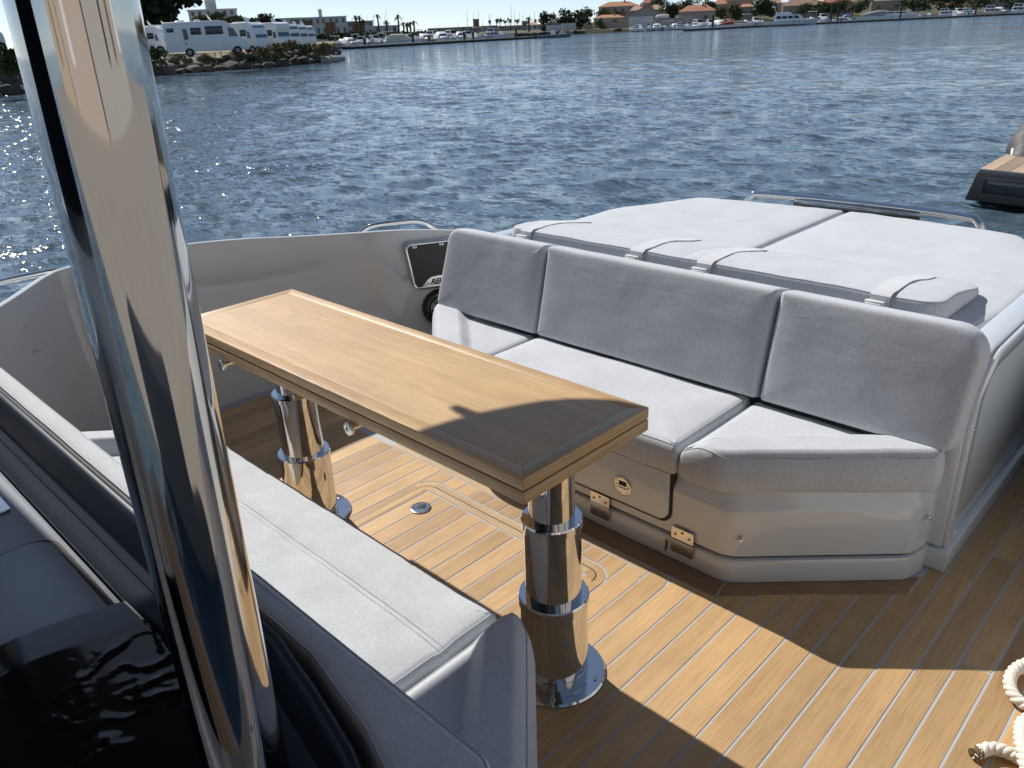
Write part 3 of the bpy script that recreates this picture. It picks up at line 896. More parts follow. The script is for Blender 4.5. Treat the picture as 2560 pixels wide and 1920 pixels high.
MB().lathe([(.014, .0), (.014, .013), (.0005, .015)], 24, SPK, cap=False).build('hub', MAT['black_plastic'], sp, smooth=True, ang=40)
for k in range(5):
    for dd in (-.007, .007):
        Mk = SPK @ Matrix.Rotation(rad(72*k+54), 4, 'Z')
        MB().box((.006, dd-.003, .006), (.080, dd+.003, .013), Mk).build('spoke', MAT['black_plastic'], sp)
    MB().lathe([(.004, .018), (.004, .0205), (.0005, .0205)], 10, SPK @ Matrix.Rotation(rad(72*k+54), 4, 'Z') @ Matrix.Translation((.079, 0, 0))).build('screw', MAT['screw'], sp)

# ---- rope --------------------------------------------------------
def on_deck(px, py, z=.0):
    v = RM @ Vector((px-1280, -(py-960), -1992.505))
    t = (z-EYE.z)/v.z
    return EYE+v*t
rope = thing('mooring_rope', 'white three-strand mooring rope lying on the deck at the lower right', 'rope')
raw = [(2437,1886,.016),(2475,1871,.018),(2522,1882,.018),(2580,1912,.016),(2640,1925,.016),(2690,1880,.016),(2660,1800,.016),(2590,1775,.016),(2543,1748,.017),
       (2524,1712,.02),(2535,1677,.024),(2575,1658,.024),(2640,1670,.02),(2680,1720,.02),(2650,1770,.03),(2590,1790,.045),(2556,1808,.045),(2552,1850,.05),(2562,1900,.05),(2580,1960,.04),(2640,2010,.016)]
path = catmull([on_deck(a, b, c) for a, b, c in raw], 26)
ln = [0]
for i in range(1, len(path)): ln.append(ln[-1]+(path[i]-path[i-1]).length)
for s in range(3):
    pts = []
    for i, p in enumerate(path):
        t = (path[min(i+1, len(path)-1)]-path[max(i-1, 0)]).normalized()
        a = t.cross(Vector((0, 0, 1))).normalized(); b = a.cross(t)
        th = ln[i]/.050*2*math.pi+s*2.094
        pts.append(p+(a*math.cos(th)+b*math.sin(th))*.0068)
    MB().tube(pts, .0082, 9).build('strand', MAT['rope'], rope, smooth=True, ang=80)
p0 = path[0]; t0 = (path[3]-path[0]).normalized()
MB().tube([p0-t0*.003, p0+t0*.012], .0148, 14).build('whipping', MAT['rope_end'], rope, smooth=True, ang=50)

# ---- helm and windscreen forward of the camera (behind us) --------
helm = thing('helm_station', 'pale helm station with raked dark windscreen, behind the camera', 'helm')
MB().prism(fillet([(-2.5, -2.4), (-.58, -2.4), (-.58, -1.3), (-2.5, -1.3)], .15), 0, 1.05).build('console', MAT['gelcoat_light'], helm, bevel=.03)
MB().loft([[Vector((-2.45, -1.9, 1.05)), Vector((-.63, -1.9, 1.05)), Vector((-.63, -1.87, 1.05)), Vector((-2.45, -1.87, 1.05))],
           [Vector((-2.35, -2.3, 2.04)), Vector((-.73, -2.3, 2.04)), Vector((-.73, -2.27, 2.04)), Vector((-2.35, -2.27, 2.04))]]).build('windscreen', MAT['navy'], helm)
for x in (-2.05, -1.05):
    MB().prism(fillet([(x-.25, -1.15), (x+.25, -1.15), (x+.25, -.70), (x-.25, -.70)], .06), .3, .52).build('helm_seat', MAT['fabric'], helm, bevel=.03)

# ================================================================ WATER
def water():
    m, nt, b = NT('water')
    geo = node(nt, 'ShaderNodeNewGeometry')
    b.inputs['Base Color'].default_value = (.066, .106, .138, 1)
    b.inputs['Roughness'].default_value = .07
    b.inputs['IOR'].default_value = 1.333
    b.inputs['Specular IOR Level'].default_value = .5
    prev = geo.outputs['Normal']
    for sc, amp in ((.03, .22), (.12, .32), (.45, .42), (2.2, .85), (6.5, 1.05), (17.0, .70)):
        mp = node(nt, 'ShaderNodeMapping')
        mp.inputs['Rotation'].default_value = (0, 0, rad(-48))
        mp.inputs['Scale'].default_value = (sc*.5, sc*1.2, sc)
        nt.links.new(geo.outputs['Position'], mp.inputs['Vector'])
        n = node(nt, 'ShaderNodeTexNoise', Scale=1.0, Detail=2.0, Roughness=.55, Distortion=.8)
        nt.links.new(mp.outputs[0], n.inputs['Vector'])
        sb = node(nt, 'ShaderNodeVectorMath', operation='SUBTRACT'); sb.inputs[1].default_value = (.5, .5, .5)
        nt.links.new(n.outputs['Color'], sb.inputs[0])
        ml = node(nt, 'ShaderNodeVectorMath', operation='MULTIPLY'); ml.inputs[1].default_value = (amp, amp, 0)
        nt.links.new(sb.outputs[0], ml.inputs[0])
        ad = node(nt, 'ShaderNodeVectorMath', operation='ADD')
        nt.links.new(prev, ad.inputs[0]); nt.links.new(ml.outputs[0], ad.inputs[1])
        prev = ad.outputs[0]
    nm = node(nt, 'ShaderNodeVectorMath', operation='NORMALIZE')
    nt.links.new(prev, nm.inputs[0]); nt.links.new(nm.outputs[0], b.inputs['Normal'])
    fwd = math.atan2(.6446, -.6482)
    fine = np.radians(np.arange(-52, 52.01, .3))+fwd
    coarse = np.radians(np.arange(56, 304.1, 4))+fwd
    A = np.concatenate([fine, coarse])
    r = [1.0]
    while r[-1] < 900: r.append(r[-1]*(1.0062 if r[-1] < 120 else 1.03)+.004)
    r = np.array(r+[3000.0])
    RR, AA = np.meshgrid(r, A, indexing='ij')
    X = RR*np.cos(AA); Y = RR*np.sin(AA)
    spc = RR*.0062+.01
    rng = np.random.default_rng(5)
    Zz = np.zeros_like(X); DX = np.zeros_like(X); DY = np.zeros_like(X)
    for i in range(70):
        lam = .26*(8**(rng.random()))
        th = fwd+math.radians(20)+rng.normal()*.62
        k = 2*math.pi/lam
        sl = .021 if lam < 1.0 else .021*(1.0/lam)**1.3
        a = sl/k
        ph = rng.random()*6.283
        fade = np.clip((lam/spc-2.5)/2.5, 0, 1)
        arg = k*(X*math.cos(th)+Y*math.sin(th))+ph
        s_, c_ = np.sin(arg), np.cos(arg)
        Zz += a*s_*fade
        DX += -.8*a*math.cos(th)*(-c_)*fade; DY += -.8*a*math.sin(th)*(-c_)*fade
    # gusts: calmer and rougher patches
    V = np.stack([X+DX, Y+DY, ZW+Zz], -1).reshape(-1, 3)
    nr, na = X.shape
    i = np.arange(nr-1)[:, None]; j = np.arange(na)[None, :]
    j2 = (j+1) % na
    Fq = np.stack([i*na+j, (i+1)*na+j, (i+1)*na+j2, i*na+j2], -1).reshape(-1, 4)
    me = bpy.data.meshes.new('water')
    me.vertices.add(len(V)); me.vertices.foreach_set('co', V.astype(np.float32).ravel())
    me.loops.add(Fq.size); me.loops.foreach_set('vertex_index', Fq.astype(np.int32).ravel())
    me.polygons.add(len(Fq)); me.polygons.foreach_set('loop_start', np.arange(0, Fq.size, 4, dtype=np.int32))
    me.update(calc_edges=True)
    me.polygons.foreach_set('use_smooth', np.ones(len(Fq), bool))
    tag(link('water', me, m), kind='structure')
water()

# ================================================================ SURROUNDINGS
FPX = 1992.505
def hor(px): return 132.7-.0446*px
def frame(px, d):
    v = RM @ Vector((px-1280, -(hor(px)-960), -FPX)); v.z = 0; v.normalize()
    f = RM @ Vector((0, 0, -1))
    s = d*v.dot(f)/FPX/ math.cos(0)        # metres per photo pixel at that range
    return Vector((v.x*d, v.y*d, 0)), math.atan2(v.y, v.x)-math.pi/2, s
def zp(px, py, d):
    _, _, s = frame(px, d)
    return 1.5+(hor(px)-py)*s
def put(name, label, cat, px, d, z=0, group=None, yaw=0):
    p, a, s = frame(px, d)
    return thing(name, label, cat, (p.x, p.y, z), a+rad(yaw), group), s

plain('white_paint', (.82, .83, .83), .35, var=.04)
plain('boat_white', (.88, .88, .87), .25, var=.03, coat=.3)
plain('boat_grey', (.30, .315, .33), .4, var=.06)
plain('boat_cream', (.66, .62, .50), .4, var=.05)
plain('boat_blue', (.05, .13, .32), .5)
plain('boat_red', (.30, .03, .03), .6)
plain('boat_navy', (.03, .05, .10), .3)
plain('glass_dark', (.02, .025, .03), .08, coat=.3)
plain('glass_sky', (.10, .14, .18), .08)
plain('tyre', (.02, .02, .02), .8)
plain('concrete', (.27, .25, .22), .85, var=.12, scale=1.2)
plain('pontoon_wood', (.34, .30, .25), .85, var=.15)
plain('pile_dark', (.035, .03, .028), .8, var=.2)
plain('render_white', (.62, .61, .58), .9, var=.05, scale=.4)
plain('render_ochre', (.42, .34, .25), .9, var=.06, scale=.4)
plain('render_pink', (.43, .355, .31), .9, var=.06, scale=.4)
plain('render_grey', (.36, .34, .32), .9, var=.06, scale=.4)
plain('render_brown', (.26, .13, .075), .9, var=.1, scale=.6)
plain('terracotta', (.42, .19, .10), .85, var=.16, scale=1.5)
plain('terracotta_pale', (.46, .29, .20), .85, var=.14, scale=1.5)
plain('rock', (.075, .066, .058), .9, var=.35, scale=1.8, bump=.06, bscale=3)
plain('earth', (.24, .195, .13), .95, var=.3, scale=.5)
plain('dry_grass', (.26, .20, .10), .95, var=.3, scale=.8)
plain('bark', (.10, .075, .05), .9, var=.2)
plain('shutter', (.17, .10, .06), .8)
def foliage(name, a, b_):
    m, nt, b = NT(name)
    geo = node(nt, 'ShaderNodeNewGeometry')
    n = node(nt, 'ShaderNodeTexNoise', Scale=.9, Detail=4.0, Roughness=.7)
    nt.links.new(geo.outputs['Position'], n.inputs['Vector'])
    mx = node(nt, 'ShaderNodeMix', data_type='RGBA')
    mx.inputs[6].default_value = (*a, 1); mx.inputs[7].default_value = (*b_, 1)
    r = node(nt, 'ShaderNodeMapRange'); r.inputs['From Min'].default_value = .3; r.inputs['From Max'].default_value = .7
    nt.links.new(n.outputs[0], r.inputs['Value']); nt.links.new(r.outputs[0], mx.inputs[0])
    nt.links.new(mx.outputs[2], b.inputs['Base Color'])
    b.inputs['Roughness'].default_value = .75
    b.inputs['Specular IOR Level'].default_value = .2
foliage('pine_green', (.022, .038, .014), (.060, .085, .028))
foliage('dark_pine', (.010, .018, .010), (.028, .045, .020))
foliage('olive_green', (.045, .065, .022), (.11, .13, .045))
foliage('shrub_dry', (.085, .075, .030), (.20, .155, .07))
foliage('shrub_green', (.035, .055, .020), (.10, .12, .045))
foliage('palm_green', (.04, .05, .018), (.10, .11, .04))
foliage('bougainvillea', (.16, .03, .14), (.08, .07, .04))

def crown(name, blobs, n, size, m, parent, flat=.0):
    """leaf clumps: small quads spread through the volume of several lobes"""
    vs = []; fs = []
    tot = sum(b[1][0]*b[1][1]*b[1][2] for b in blobs)
    for c, r in blobs:
        k = max(12, int(n*(r[0]*r[1]*r[2])/tot))
        for _ in range(k):
            d_ = Vector((random.gauss(0, 1), random.gauss(0, 1), random.gauss(0, 1))).normalized()
            q = random.random()**.35
            q *= 1+.22*noise.noise(d_*2.3+Vector(c))
            p = Vector((c[0]+d_.x*r[0]*q, c[1]+d_.y*r[1]*q, c[2]+d_.z*r[2]*q))
            u = Vector((random.gauss(0, 1), random.gauss(0, 1), random.gauss(0, 1)*(1-flat))).normalized()
            w = u.cross(Vector((random.gauss(0, 1), random.gauss(0, 1), random.gauss(0, 1)))).normalized()
            s = size*random.uniform(.5, 1.2)
            i = len(vs)
            vs += [p-u*s-w*s*.6, p+u*s-w*s*.6, p+u*s*.8+w*s*.6, p-u*s*.8+w*s*.6]
            fs.append((i, i+1, i+2, i+3))
    mb = MB(); mb.nofix = True
    mb.add(vs, fs)
    return mb.build(name, m, parent)

def tree(px, d, ybase, ytop, wpx, label, m='pine_green', name='pine_tree', n=1500, lobes=9, trunkfrac=.3, group=None, cat='tree'):
    zb, zt = zp(px, ybase, d), zp(px, ytop, d)
    t, s = put(name, label, cat, px, d, zb, group)
    h = zt-zb; w = wpx*s/2
    tr = MB()
    tr.tube([(0, 0, -.3), (.02*h, 0, h*.3), (-.02*h, 0, h*.55), (0, 0, h*.8)], [h*.035, h*.03, h*.022, h*.01], 8)
    for k in range(4):
        a = random.random()*6.28
        tr.tube([(0, 0, h*(.35+.08*k)), (w*.5*math.cos(a), w*.5*math.sin(a), h*(.55+.08*k))], [h*.016, h*.006], 6)
    tr.build('trunk', MAT['bark'], t, smooth=True)
    bl = []
    for k in range(lobes):
        a = random.random()*6.28; q = random.random()**.5
        zz = trunkfrac+(1-trunkfrac)*random.uniform(.2 if trunkfrac > .05 else .04, .82)
        bl.append(((w*.68*q*math.cos(a), w*.68*q*math.sin(a), h*zz), (w*random.uniform(.34, .52), w*random.uniform(.34, .52), h*(1-trunkfrac)*random.uniform(.18, .26))))
    crown('crown', bl, n, max(h, w)*.05, MAT[m], t)
    return t

def shrub(px, d, ybase, ytop, wpx, label, m='shrub_green', n=260, group=None):
    zb, zt = zp(px, ybase, d), zp(px, ytop, d)
    t, s = put('shrub', label, 'shrub', px, d, zb, group)
    h = zt-zb; w = wpx*s/2
    bl = [((w*random.uniform(-.5, .5), random.uniform(-.3, .3)*w, h*random.uniform(.3, .6)), (w*.55, w*.5, h*.38)) for _ in range(5)]
    crown('foliage', bl, n, max(h, w)*.075, MAT[m], t)
    st = MB()
    for k in range(4): st.tube([(random.uniform(-.1, .1), 0, -.2), (w*random.uniform(-.4, .4), 0, h*.6)], [.03, .01], 5)
    st.build('stem', MAT['bark'], t)
    return t

# ---------------------------------------------------------------- left embankment
SH = [(-420, 300), (-150, 262), (0, 240), (120, 222), (250, 205), (371, 190), (456, 183), (509, 180), (582, 174), (661, 170), (739, 162), (805, 156), (822, 148), (834, 138), (842, 129)]
shore = [on_deck(a, b, ZW) for a, b in SH]
rows = []
for p in shore:
    q = Vector((p.x, p.y, 0)); u = q.normalized()
    jit = noise.noise(p*.13)
    r0 = [p+Vector((0, 0, -1.2)), p+u*1.0+Vector((0, 0, .35)), p+u*2.2+Vector((0, 0, 1.0+.1*jit)), p+u*3.6+Vector((0, 0, 1.28+.12*jit)), p+u*8+Vector((0, 0, 1.34)), p+u*30+Vector((0, 0, 1.4)), p+u*160+Vector((0, 0, 1.5))]
    rows.append(r0)
m, nt, b = NT('bank_ground')
geo = node(nt, 'ShaderNodeNewGeometry')
n1 = node(nt, 'ShaderNodeTexNoise', Scale=.35, Detail=6.0, Roughness=.65); nt.links.new(geo.outputs['Position'], n1.inputs['Vector'])
cr = node(nt, 'ShaderNodeValToRGB')
cr.color_ramp.elements[0].position = .35; cr.color_ramp.elements[0].color = (.16, .12, .065, 1)
cr.color_ramp.elements[1].position = .62; cr.color_ramp.elements[1].color = (.34, .29, .20, 1)
e = cr.color_ramp.elements.new(.5); e.color = (.19, .17, .075, 1)
nt.links.new(n1.outputs[0], cr.inputs[0]); nt.links.new(cr.outputs[0], b.inputs['Base Color']); b.inputs['Roughness'].default_value = .95
MBk = MB(); MBk.loft(rows, cap=False, closed=False)
tag(MBk.build('embankment', MAT['bank_ground'], None, smooth=True, ang=60), kind='structure')

# boulders
rock_meshes = []
for k in range(6):
    bm = bmesh.new(); bmesh.ops.create_icosphere(bm, subdivisions=2, radius=1)
    for v in bm.verts:
        q = v.co.copy()
        v.co *= 1+.35*noise.noise(q*1.1+Vector((k*7, 0, 0)))+.12*noise.noise(q*3+Vector((0, k*5, 0)))
        for ax in range(3):
            L = .62+.08*k/6
            if abs(v.co[ax]) > L: v.co[ax] = math.copysign(L+(abs(v.co[ax])-L)*.25, v.co[ax])
    me = bpy.data.meshes.new('boulder'); bm.to_mesh(me); bm.free(); me.materials.append(MAT['rock']); rock_meshes.append(me)
riprap = thing('rock_revetment', 'dark boulders piled along the waterline of the left embankment', 'rocks')
def along(P, t):
    L = [(P[i+1]-P[i]).length for i in range(len(P)-1)]
    T = t*sum(L)
    for i, l in enumerate(L):
        if T <= l: return P[i].lerp(P[i+1], T/l)
        T -= l
    return P[-1]
vis = shore[1:]
for k in range(280):
    t = (k+.5)/280
    p = along(vis, t)
    u = Vector((p.x, p.y, 0)).normalized()
    tier = k % 3
    sc = random.uniform(.42, .95)*(1.15 if tier == 0 else .9)
    o = link('boulder', rock_meshes[k % 6], None, riprap)
    o.location = p+u*(tier*1.05+random.uniform(-.2, .3))+Vector((0, 0, .12+tier*.42+random.uniform(-.1, .1)))
    o.scale = (sc*random.uniform(.8, 1.5), sc*random.uniform(.8, 1.2), sc*random.uniform(.55, .85))
    o.rotation_euler = (random.uniform(-.4, .4), random.uniform(-.4, .4), random.random()*6.28)
lg = thing('driftwood_log', 'long bleached log sticking out over the water at the bank tip', 'log')
pa, pb = on_deck(812, 152, ZW+.25), on_deck(857, 146, ZW+.2)
MB().tube([pa, pa.lerp(pb, .5)+Vector((0, 0, .05)), pb], [.45, .4, .33], 10).build('trunk', MAT['pontoon_wood'], lg, smooth=True)

# motorhomes
def motorhome(px, d, ybase, lpx, label, kind=0, yaw=0, group='motorhomes parked on the embankment', hs=1.0):
    zb = zp(px, ybase, d)
    t, s = put('motorhome', label, 'motorhome', px, d, zb, group, yaw)
    L = lpx*s
    k = L/7.0
    h = hs
    if kind == 0: pr = [(0, .42), (0, 2.62), (.12, 2.78), (4.7, 2.82), (5.25, 2.74), (5.6, 2.5), (5.7, 2.25), (6.15, 1.55), (6.85, 1.22), (7.0, .95), (7.0, .42)]
    elif kind == 1: pr = [(0, .42), (0, 2.7), (.15, 2.82), (5.6, 2.86), (6.3, 2.62), (6.75, 2.0), (6.95, 1.3), (7.0, .95), (7.0, .42)]
    else: pr = [(0, .42), (0, 2.75), (.15, 2.9), (5.2, 2.95), (6.1, 2.8), (6.3, 2.4), (5.95, 2.0), (6.2, 1.5), (6.85, 1.2), (7.0, .95), (7.0, .42)]
    Mx = Matrix(((1, 0, 0, -L/2), (0, 0, 1, 0), (0, 1, 0, 0), (0, 0, 0, 1)))
    pts = [(x*k, z*h) for x, z in pr]
    MB().prism(pts, 0, 2.2, Mx).build('body', MAT['white_paint'], t, bevel=.05)
    def side(x0, x1, z0, z1, name, m):
        o_ = MB().box((x0*k-L/2, -.02, z0*h), (x1*k-L/2, .03, z1*h)); return o_.build(name, MAT[m], t, bevel=.01)
    if kind == 0:
        side(.25, .85, 2.0, 2.32, 'window', 'glass_dark'); side(1.55, 1.95, 1.35, 2.25, 'window', 'glass_dark'); side(2.2, 3.1, 1.75, 2.3, 'window', 'glass_dark'); side(3.45, 4.95, 1.72, 2.38, 'window', 'glass_dark')
        side(1.42, 2.06, .6, 2.42, 'door', 'white_paint'); side(1.55, 1.95, 1.4, 2.25, 'door_window', 'glass_dark'); side(1.6, 1.75, .95, 1.15, 'door_handle', 'glass_dark')
        MB().prism([(5.4*k, 1.5*h), (6.2*k, 1.5*h), (5.85*k, 2.15*h), (5.4*k, 2.25*h)], -.02, .03, Mx).build('cab_window', MAT['glass_sky'], t)
    else:
        side(3.6, 5.0, 1.6, 2.2, 'window', 'glass_dark'); side(1.2, 2.4, 1.7, 2.25, 'window', 'glass_dark')
        MB().prism([(5.2*k, 1.4*h), (6.0*k, 1.4*h), (5.75*k, 2.0*h), (5.2*k, 2.05*h)], -.02, .03, Mx).build('cab_window', MAT['glass_sky'], t)
    # windscreen
    x0, z0, x1, z1 = (5.72, 2.2, 6.13, 1.58) if kind == 0 else ((6.36, 2.5, 6.9, 1.42) if kind == 1 else (5.98, 1.95, 6.18, 1.52))
    ws = MB(); ws.add([(x0*k-L/2+.03, .25, z0*h), (x1*k-L/2+.05, .2, z1*h), (x1*k-L/2+.05, 2.0, z1*h), (x0*k-L/2+.03, 1.95, z0*h), (x0*k-L/2-.02, .25, z0*h-.03), (x1*k-L/2-.02, .2, z1*h-.03), (x1*k-L/2-.02, 2.0, z1*h-.03), (x0*k-L/2-.02, 1.95, z0*h-.03)],
           [(0, 1, 2, 3), (7, 6, 5, 4), (0, 4, 5, 1), (1, 5, 6, 2), (2, 6, 7, 3), (3, 7, 4, 0)])
    ws.build('windscreen', MAT['glass_sky'], t)
    for x in (1.85, 5.95):
        for y in (-.03, 2.0):
            Mw = Matrix.Translation((x*k-L/2, y+.22, .36)) @ Matrix.Rotation(rad(90), 4, 'X')
            w_ = MB().lathe([(.2, 0), (.36, 0), (.37, .05), (.37, .19), (.34, .22), (.2, .22)], 20, Mw).build('wheel', MAT['tyre'], t, smooth=True)
            MB().lathe([(.02, .225), (.19, .23), (.2, .2)], 16, Mw).build('rim', MAT['boat_grey'], w_, smooth=True)
    for x in (1.6, 2.9): MB().box((x*k-L/2-.25, .7, 2.78*h), (x*k-L/2+.25, 1.3, 2.95*h)).build('roof_vent', MAT['white_paint'], t, bevel=.03)
    dsh = MB().lathe([(.02, .0), (.25, .05), (.36, .14)], 16, Matrix.Translation((3.9*k-L/2, 1.1, 3.0*h)) @ Matrix.Rotation(rad(55), 4, 'Y'), cap=False)
    dsh.build('satellite_dish', MAT['white_paint'], t)
    side(.02, .1, .55, .85, 'tail_lamp', 'boat_red')
    return t
motorhome(520, 80, 138, 196, 'large white motorhome broadside on the embankment, nearest of the row')
motorhome(602, 92, 132, 92, 'white motorhome just right of the nearest one, its windscreen showing', 1, -38)
motorhome(668, 99, 128, 92, 'white overcab motorhome third from the left, behind dry shrubs', 2, -42)
for i, px in enumerate((700, 722, 742)):
    motorhome(px, 112+8*i, 122-2*i, 60, ('white motorhome right after the overcab one, only its roof showing', 'white motorhome last but one at the right of the parked row', 'white motorhome at the right end of the parked row, near the fence')[i], 1, -50)
motorhome(372, 84, 136, 75, 'silver grey van half hidden behind the chrome post', 1, -12, hs=.82)
motorhome(418, 97, 130, 60, 'white caravan tail just left of the nearest motorhome', 1, 10, hs=.9)
motorhome(-30, 66, 136, 90, 'white motorhome at the far left edge of the picture', 2, 0)

# slatted fence in front of the row of motorhomes
fn = thing('slat_fence', 'low wooden slat fence in front of the motorhomes by the bank tip', 'fence')
f0, f1 = on_deck(664, 122, .35), on_deck(735, 110, .35)
a_, _, _ = frame(664, 96); b_, _, _ = frame(737, 122)
nf = 34
for k in range(nf):
    p = Vector((a_.x, a_.y, .5)).lerp(Vector((b_.x, b_.y, .6)), k/(nf-1))
    MB().box((p.x-.09, p.y-.03, p.z-.2), (p.x+.09, p.y+.03, p.z+1.35+random.uniform(-.1, .12))).build('slat', MAT['boat_cream'], fn)
# marker posts
for i, (px, yb, yt) in enumerate(((485, 140, 98), (548, 138, 92), (418, 138, 108))):
    t, s = put('marker_post', ('slim white post in front of the middle of the nearest motorhome', 'slim white post in front of the nearest motorhome, by its cab', 'slim pale post beside the caravan tail')[i], 'post', px, 77, zp(px, yb, 77)-.3)
    MB().box((-.05, -.05, 0), (.05, .05, zp(px, yt, 77)-zp(px, yb, 77)+.3)).build('shaft', MAT['white_paint'], t, bevel=.01)
    MB().box((-.06, -.06, zp(px, yt, 77)-zp(px, yb, 77)+.3), (.06, .06, zp(px, yt, 77)-zp(px, yb, 77)+.36)).build('cap', MAT['white_paint'], t)
SHR = [(395, 76, 158, 112, 60, 'shrub_green', 'pale flowering shrub on the bank beside the chrome post'), (440, 74, 152, 133, 46, 'shrub_dry', 'low dry shrub on the bank below the rear of the nearest motorhome'),
       (512, 75, 150, 130, 52, 'shrub_dry', 'brown dry shrub on the bank in front of the rear wheel'), (545, 75, 154, 138, 60, 'shrub_green', 'low green shrub at the edge of the boulders under the nearest motorhome'),
       (590, 78, 150, 122, 50, 'shrub_dry', 'rust brown shrub by the front wheel of the nearest motorhome'), (625, 80, 154, 134, 52, 'shrub_green', 'dark green shrub on the boulders below the second motorhome'),
       (655, 84, 142, 108, 56, 'shrub_dry', 'tall dry shrub below the overcab motorhome'), (690, 88, 140, 102, 60, 'shrub_dry', 'tall straw coloured shrub before the slat fence'),
       (690, 80, 146, 128, 46, 'shrub_green', 'low green shrub before the tall straw coloured one'), (728, 92, 128, 98, 44, 'shrub_dry', 'dry shrub at the right end of the slat fence'),
       (762, 92, 136, 102, 60, 'shrub_green', 'broad shrub on the tip of the embankment'), (795, 96, 134, 100, 50, 'shrub_dry', 'brown shrub at the very tip of the embankment'),
       (815, 110, 126, 102, 34, 'shrub_green', 'small olive shrub furthest out on the bank tip'), (10, 55, 195, 108, 100, 'shrub_green', 'big dark green bush at the left edge of the picture'),
       (300, 72, 160, 120, 60, 'shrub_green', 'green bush hidden behind the chrome post')]
for (px, d_, yb, yt, w_, m_, lb) in SHR: shrub(px, d_, yb, yt, w_, lb, m_, 420)
# straw tufts
tf = MB(); tf.nofix = True
for k in range(2600):
    t = random.random(); p = along(vis, t); u = Vector((p.x, p.y, 0)).normalized()
    p = p+u*random.uniform(3.0, 9.0)+Vector((random.uniform(-.5, .5), random.uniform(-.5, .5), 1.15))
    a = random.random()*6.28; h = random.uniform(.15, .5)
    ex = Vector((math.cos(a), math.sin(a), 0))*.05
    tip = p+Vector((random.uniform(-.15, .15), random.uniform(-.15, .15), h))
    tf.add([p-ex, p+ex, tip], [(0, 1, 2)])
tag(tf.build('dry_grass', MAT['dry_grass'], None), 'dry straw coloured grass growing on top of the embankment', 'grass', kind='stuff')

# trees behind the motorhomes
tree(420, 112, 120, -40, 210, 'big dark pine tree rising behind the nearest motorhome', 'dark_pine', n=5200, lobes=16, trunkfrac=.18)
tree(345, 118, 120, -70, 190, 'dark pine tree beside the chrome post, left of the big one', 'dark_pine', n=3600, lobes=14, trunkfrac=.18)
tree(535, 135, 88, 38, 84, 'small round pine between the big pine and the umbrella pines', 'olive_green', n=2000, lobes=9)
tree(592, 140, 92, 46, 92, 'left umbrella pine above the second motorhome', 'olive_green', n=2400, lobes=10)
tree(650, 150, 92, 38, 110, 'wide umbrella pine left of the long white building', 'pine_green', n=2800, lobes=12)
tree(690, 165, 92, 50, 60, 'low pine at the right end of the pine group', 'pine_green', n=1200)

# ---------------------------------------------------------------- middle and far shore
prs = [(640, 330), (800, 300), (1000, 300), (1200, 330), (1260, 345), (1400, 345), (1500, 340), (1700, 350), (1900, 380), (2200, 420), (2700, 470), (3100, 500)]
rows = []
for px, d_ in prs:
    p, _, s = frame(px, d_)
    u = Vector((p.x, p.y, 0)).normalized()
    hl = smoothstep(1380, 1700, px)
    P = lambda k, z: Vector((p.x, p.y, 0))+u*k+Vector((0, 0, z))
    rows.append([P(0, ZW-1), P(1.5, ZW+.8), P(4, .5), P(30, .8+hl*.6), P(90, 1.2+hl*5), P(200, 1.6+hl*9), P(900, 2+hl*12)])
fs_ = MB(); fs_.loft(rows, cap=False, closed=False)
foliage('far_ground', (.07, .075, .035), (.15, .13, .07))
tag(fs_.build('far_shore', MAT['far_ground'], None, smooth=True, ang=60), kind='structure')
fr = thing('shore_rocks', 'line of pale rocks along the far shore in the middle distance', 'rocks')
for k in range(60):
    px = 1245+k*5.2
    p, _, s = frame(px, 344+random.uniform(-1, 1))
    o = link('boulder', rock_meshes[k % 6], None, fr); o.location = (p.x, p.y, ZW+.4+random.uniform(0, .5)); sc = random.uniform(.7, 1.3); o.scale = (sc*1.3, sc, sc*.8); o.rotation_euler = (0, 0, k)

def block(px0, px1, ytop, ybase, d, label, wallm='render_white', cols=6, rowsn=2, depth=12, name='apartment_block', panels=(), roofbits=(), cat='building', win=True):
    pc = (px0+px1)/2
    zb, zt = zp(pc, ybase, d), zp(pc, ytop, d)
    t, s = put(name, label, cat, pc, d, zb)
    Wd = (px1-px0)*s; h = zt-zb
    MB().box((-Wd/2, 0, -1.5), (Wd/2, depth, h)).build('wall', MAT[wallm], t)
    MB().box((-Wd/2-.2, -.2, h), (Wd/2+.2, depth+.2, h+.35)).build('parapet', MAT[wallm], t)
    for (a, b2, c, e2) in panels:
        MB().box((-Wd/2+Wd*a, -.35, h*c), (-Wd/2+Wd*b2, .1, h*e2)).build('panel', MAT['render_brown'], t)
    for (a, b2, hh) in roofbits:
        MB().box((-Wd/2+Wd*a, 2, h), (-Wd/2+Wd*b2, 6, h+hh)).build('roof_hut', MAT[wallm], t)
    if win:
        for i in range(cols):
            for j in range(rowsn):
                x = -Wd/2+Wd*(i+.5)/cols+random.uniform(-.3, .3); z = h*(j+.45)/rowsn
                w_, hh = min(1.3, Wd/cols*.3), min(1.9, h/rowsn*.45)
                fr_ = MB().box((x-w_/2-.1, -.06, z-.1), (x+w_/2+.1, .05, z+hh+.1)).build('window', MAT['render_grey'], t)
                MB().box((x-w_/2, -.09, z), (x+w_/2, .0, z+hh)).build('pane', MAT['glass_dark'], fr_)
    return t
block(488, 602, 34, 90, 240, 'white flat-roofed apartment block showing above the pines at left', cols=6, rowsn=3, roofbits=((.37, .60, 2.6),))
block(700, 760, 52, 92, 330, 'left wing of the long white terrace with brown panels, beside the pines', cols=4, rowsn=2, panels=((.55, .8, .3, .95),))
block(760, 870, 49, 92, 335, 'long white flat-roofed terrace with brown wall panels in the middle distance', cols=7, rowsn=2, panels=((.08, .24, .1, .9), (.52, .74, .1, .75)), roofbits=((.40, .48, 3.0),))
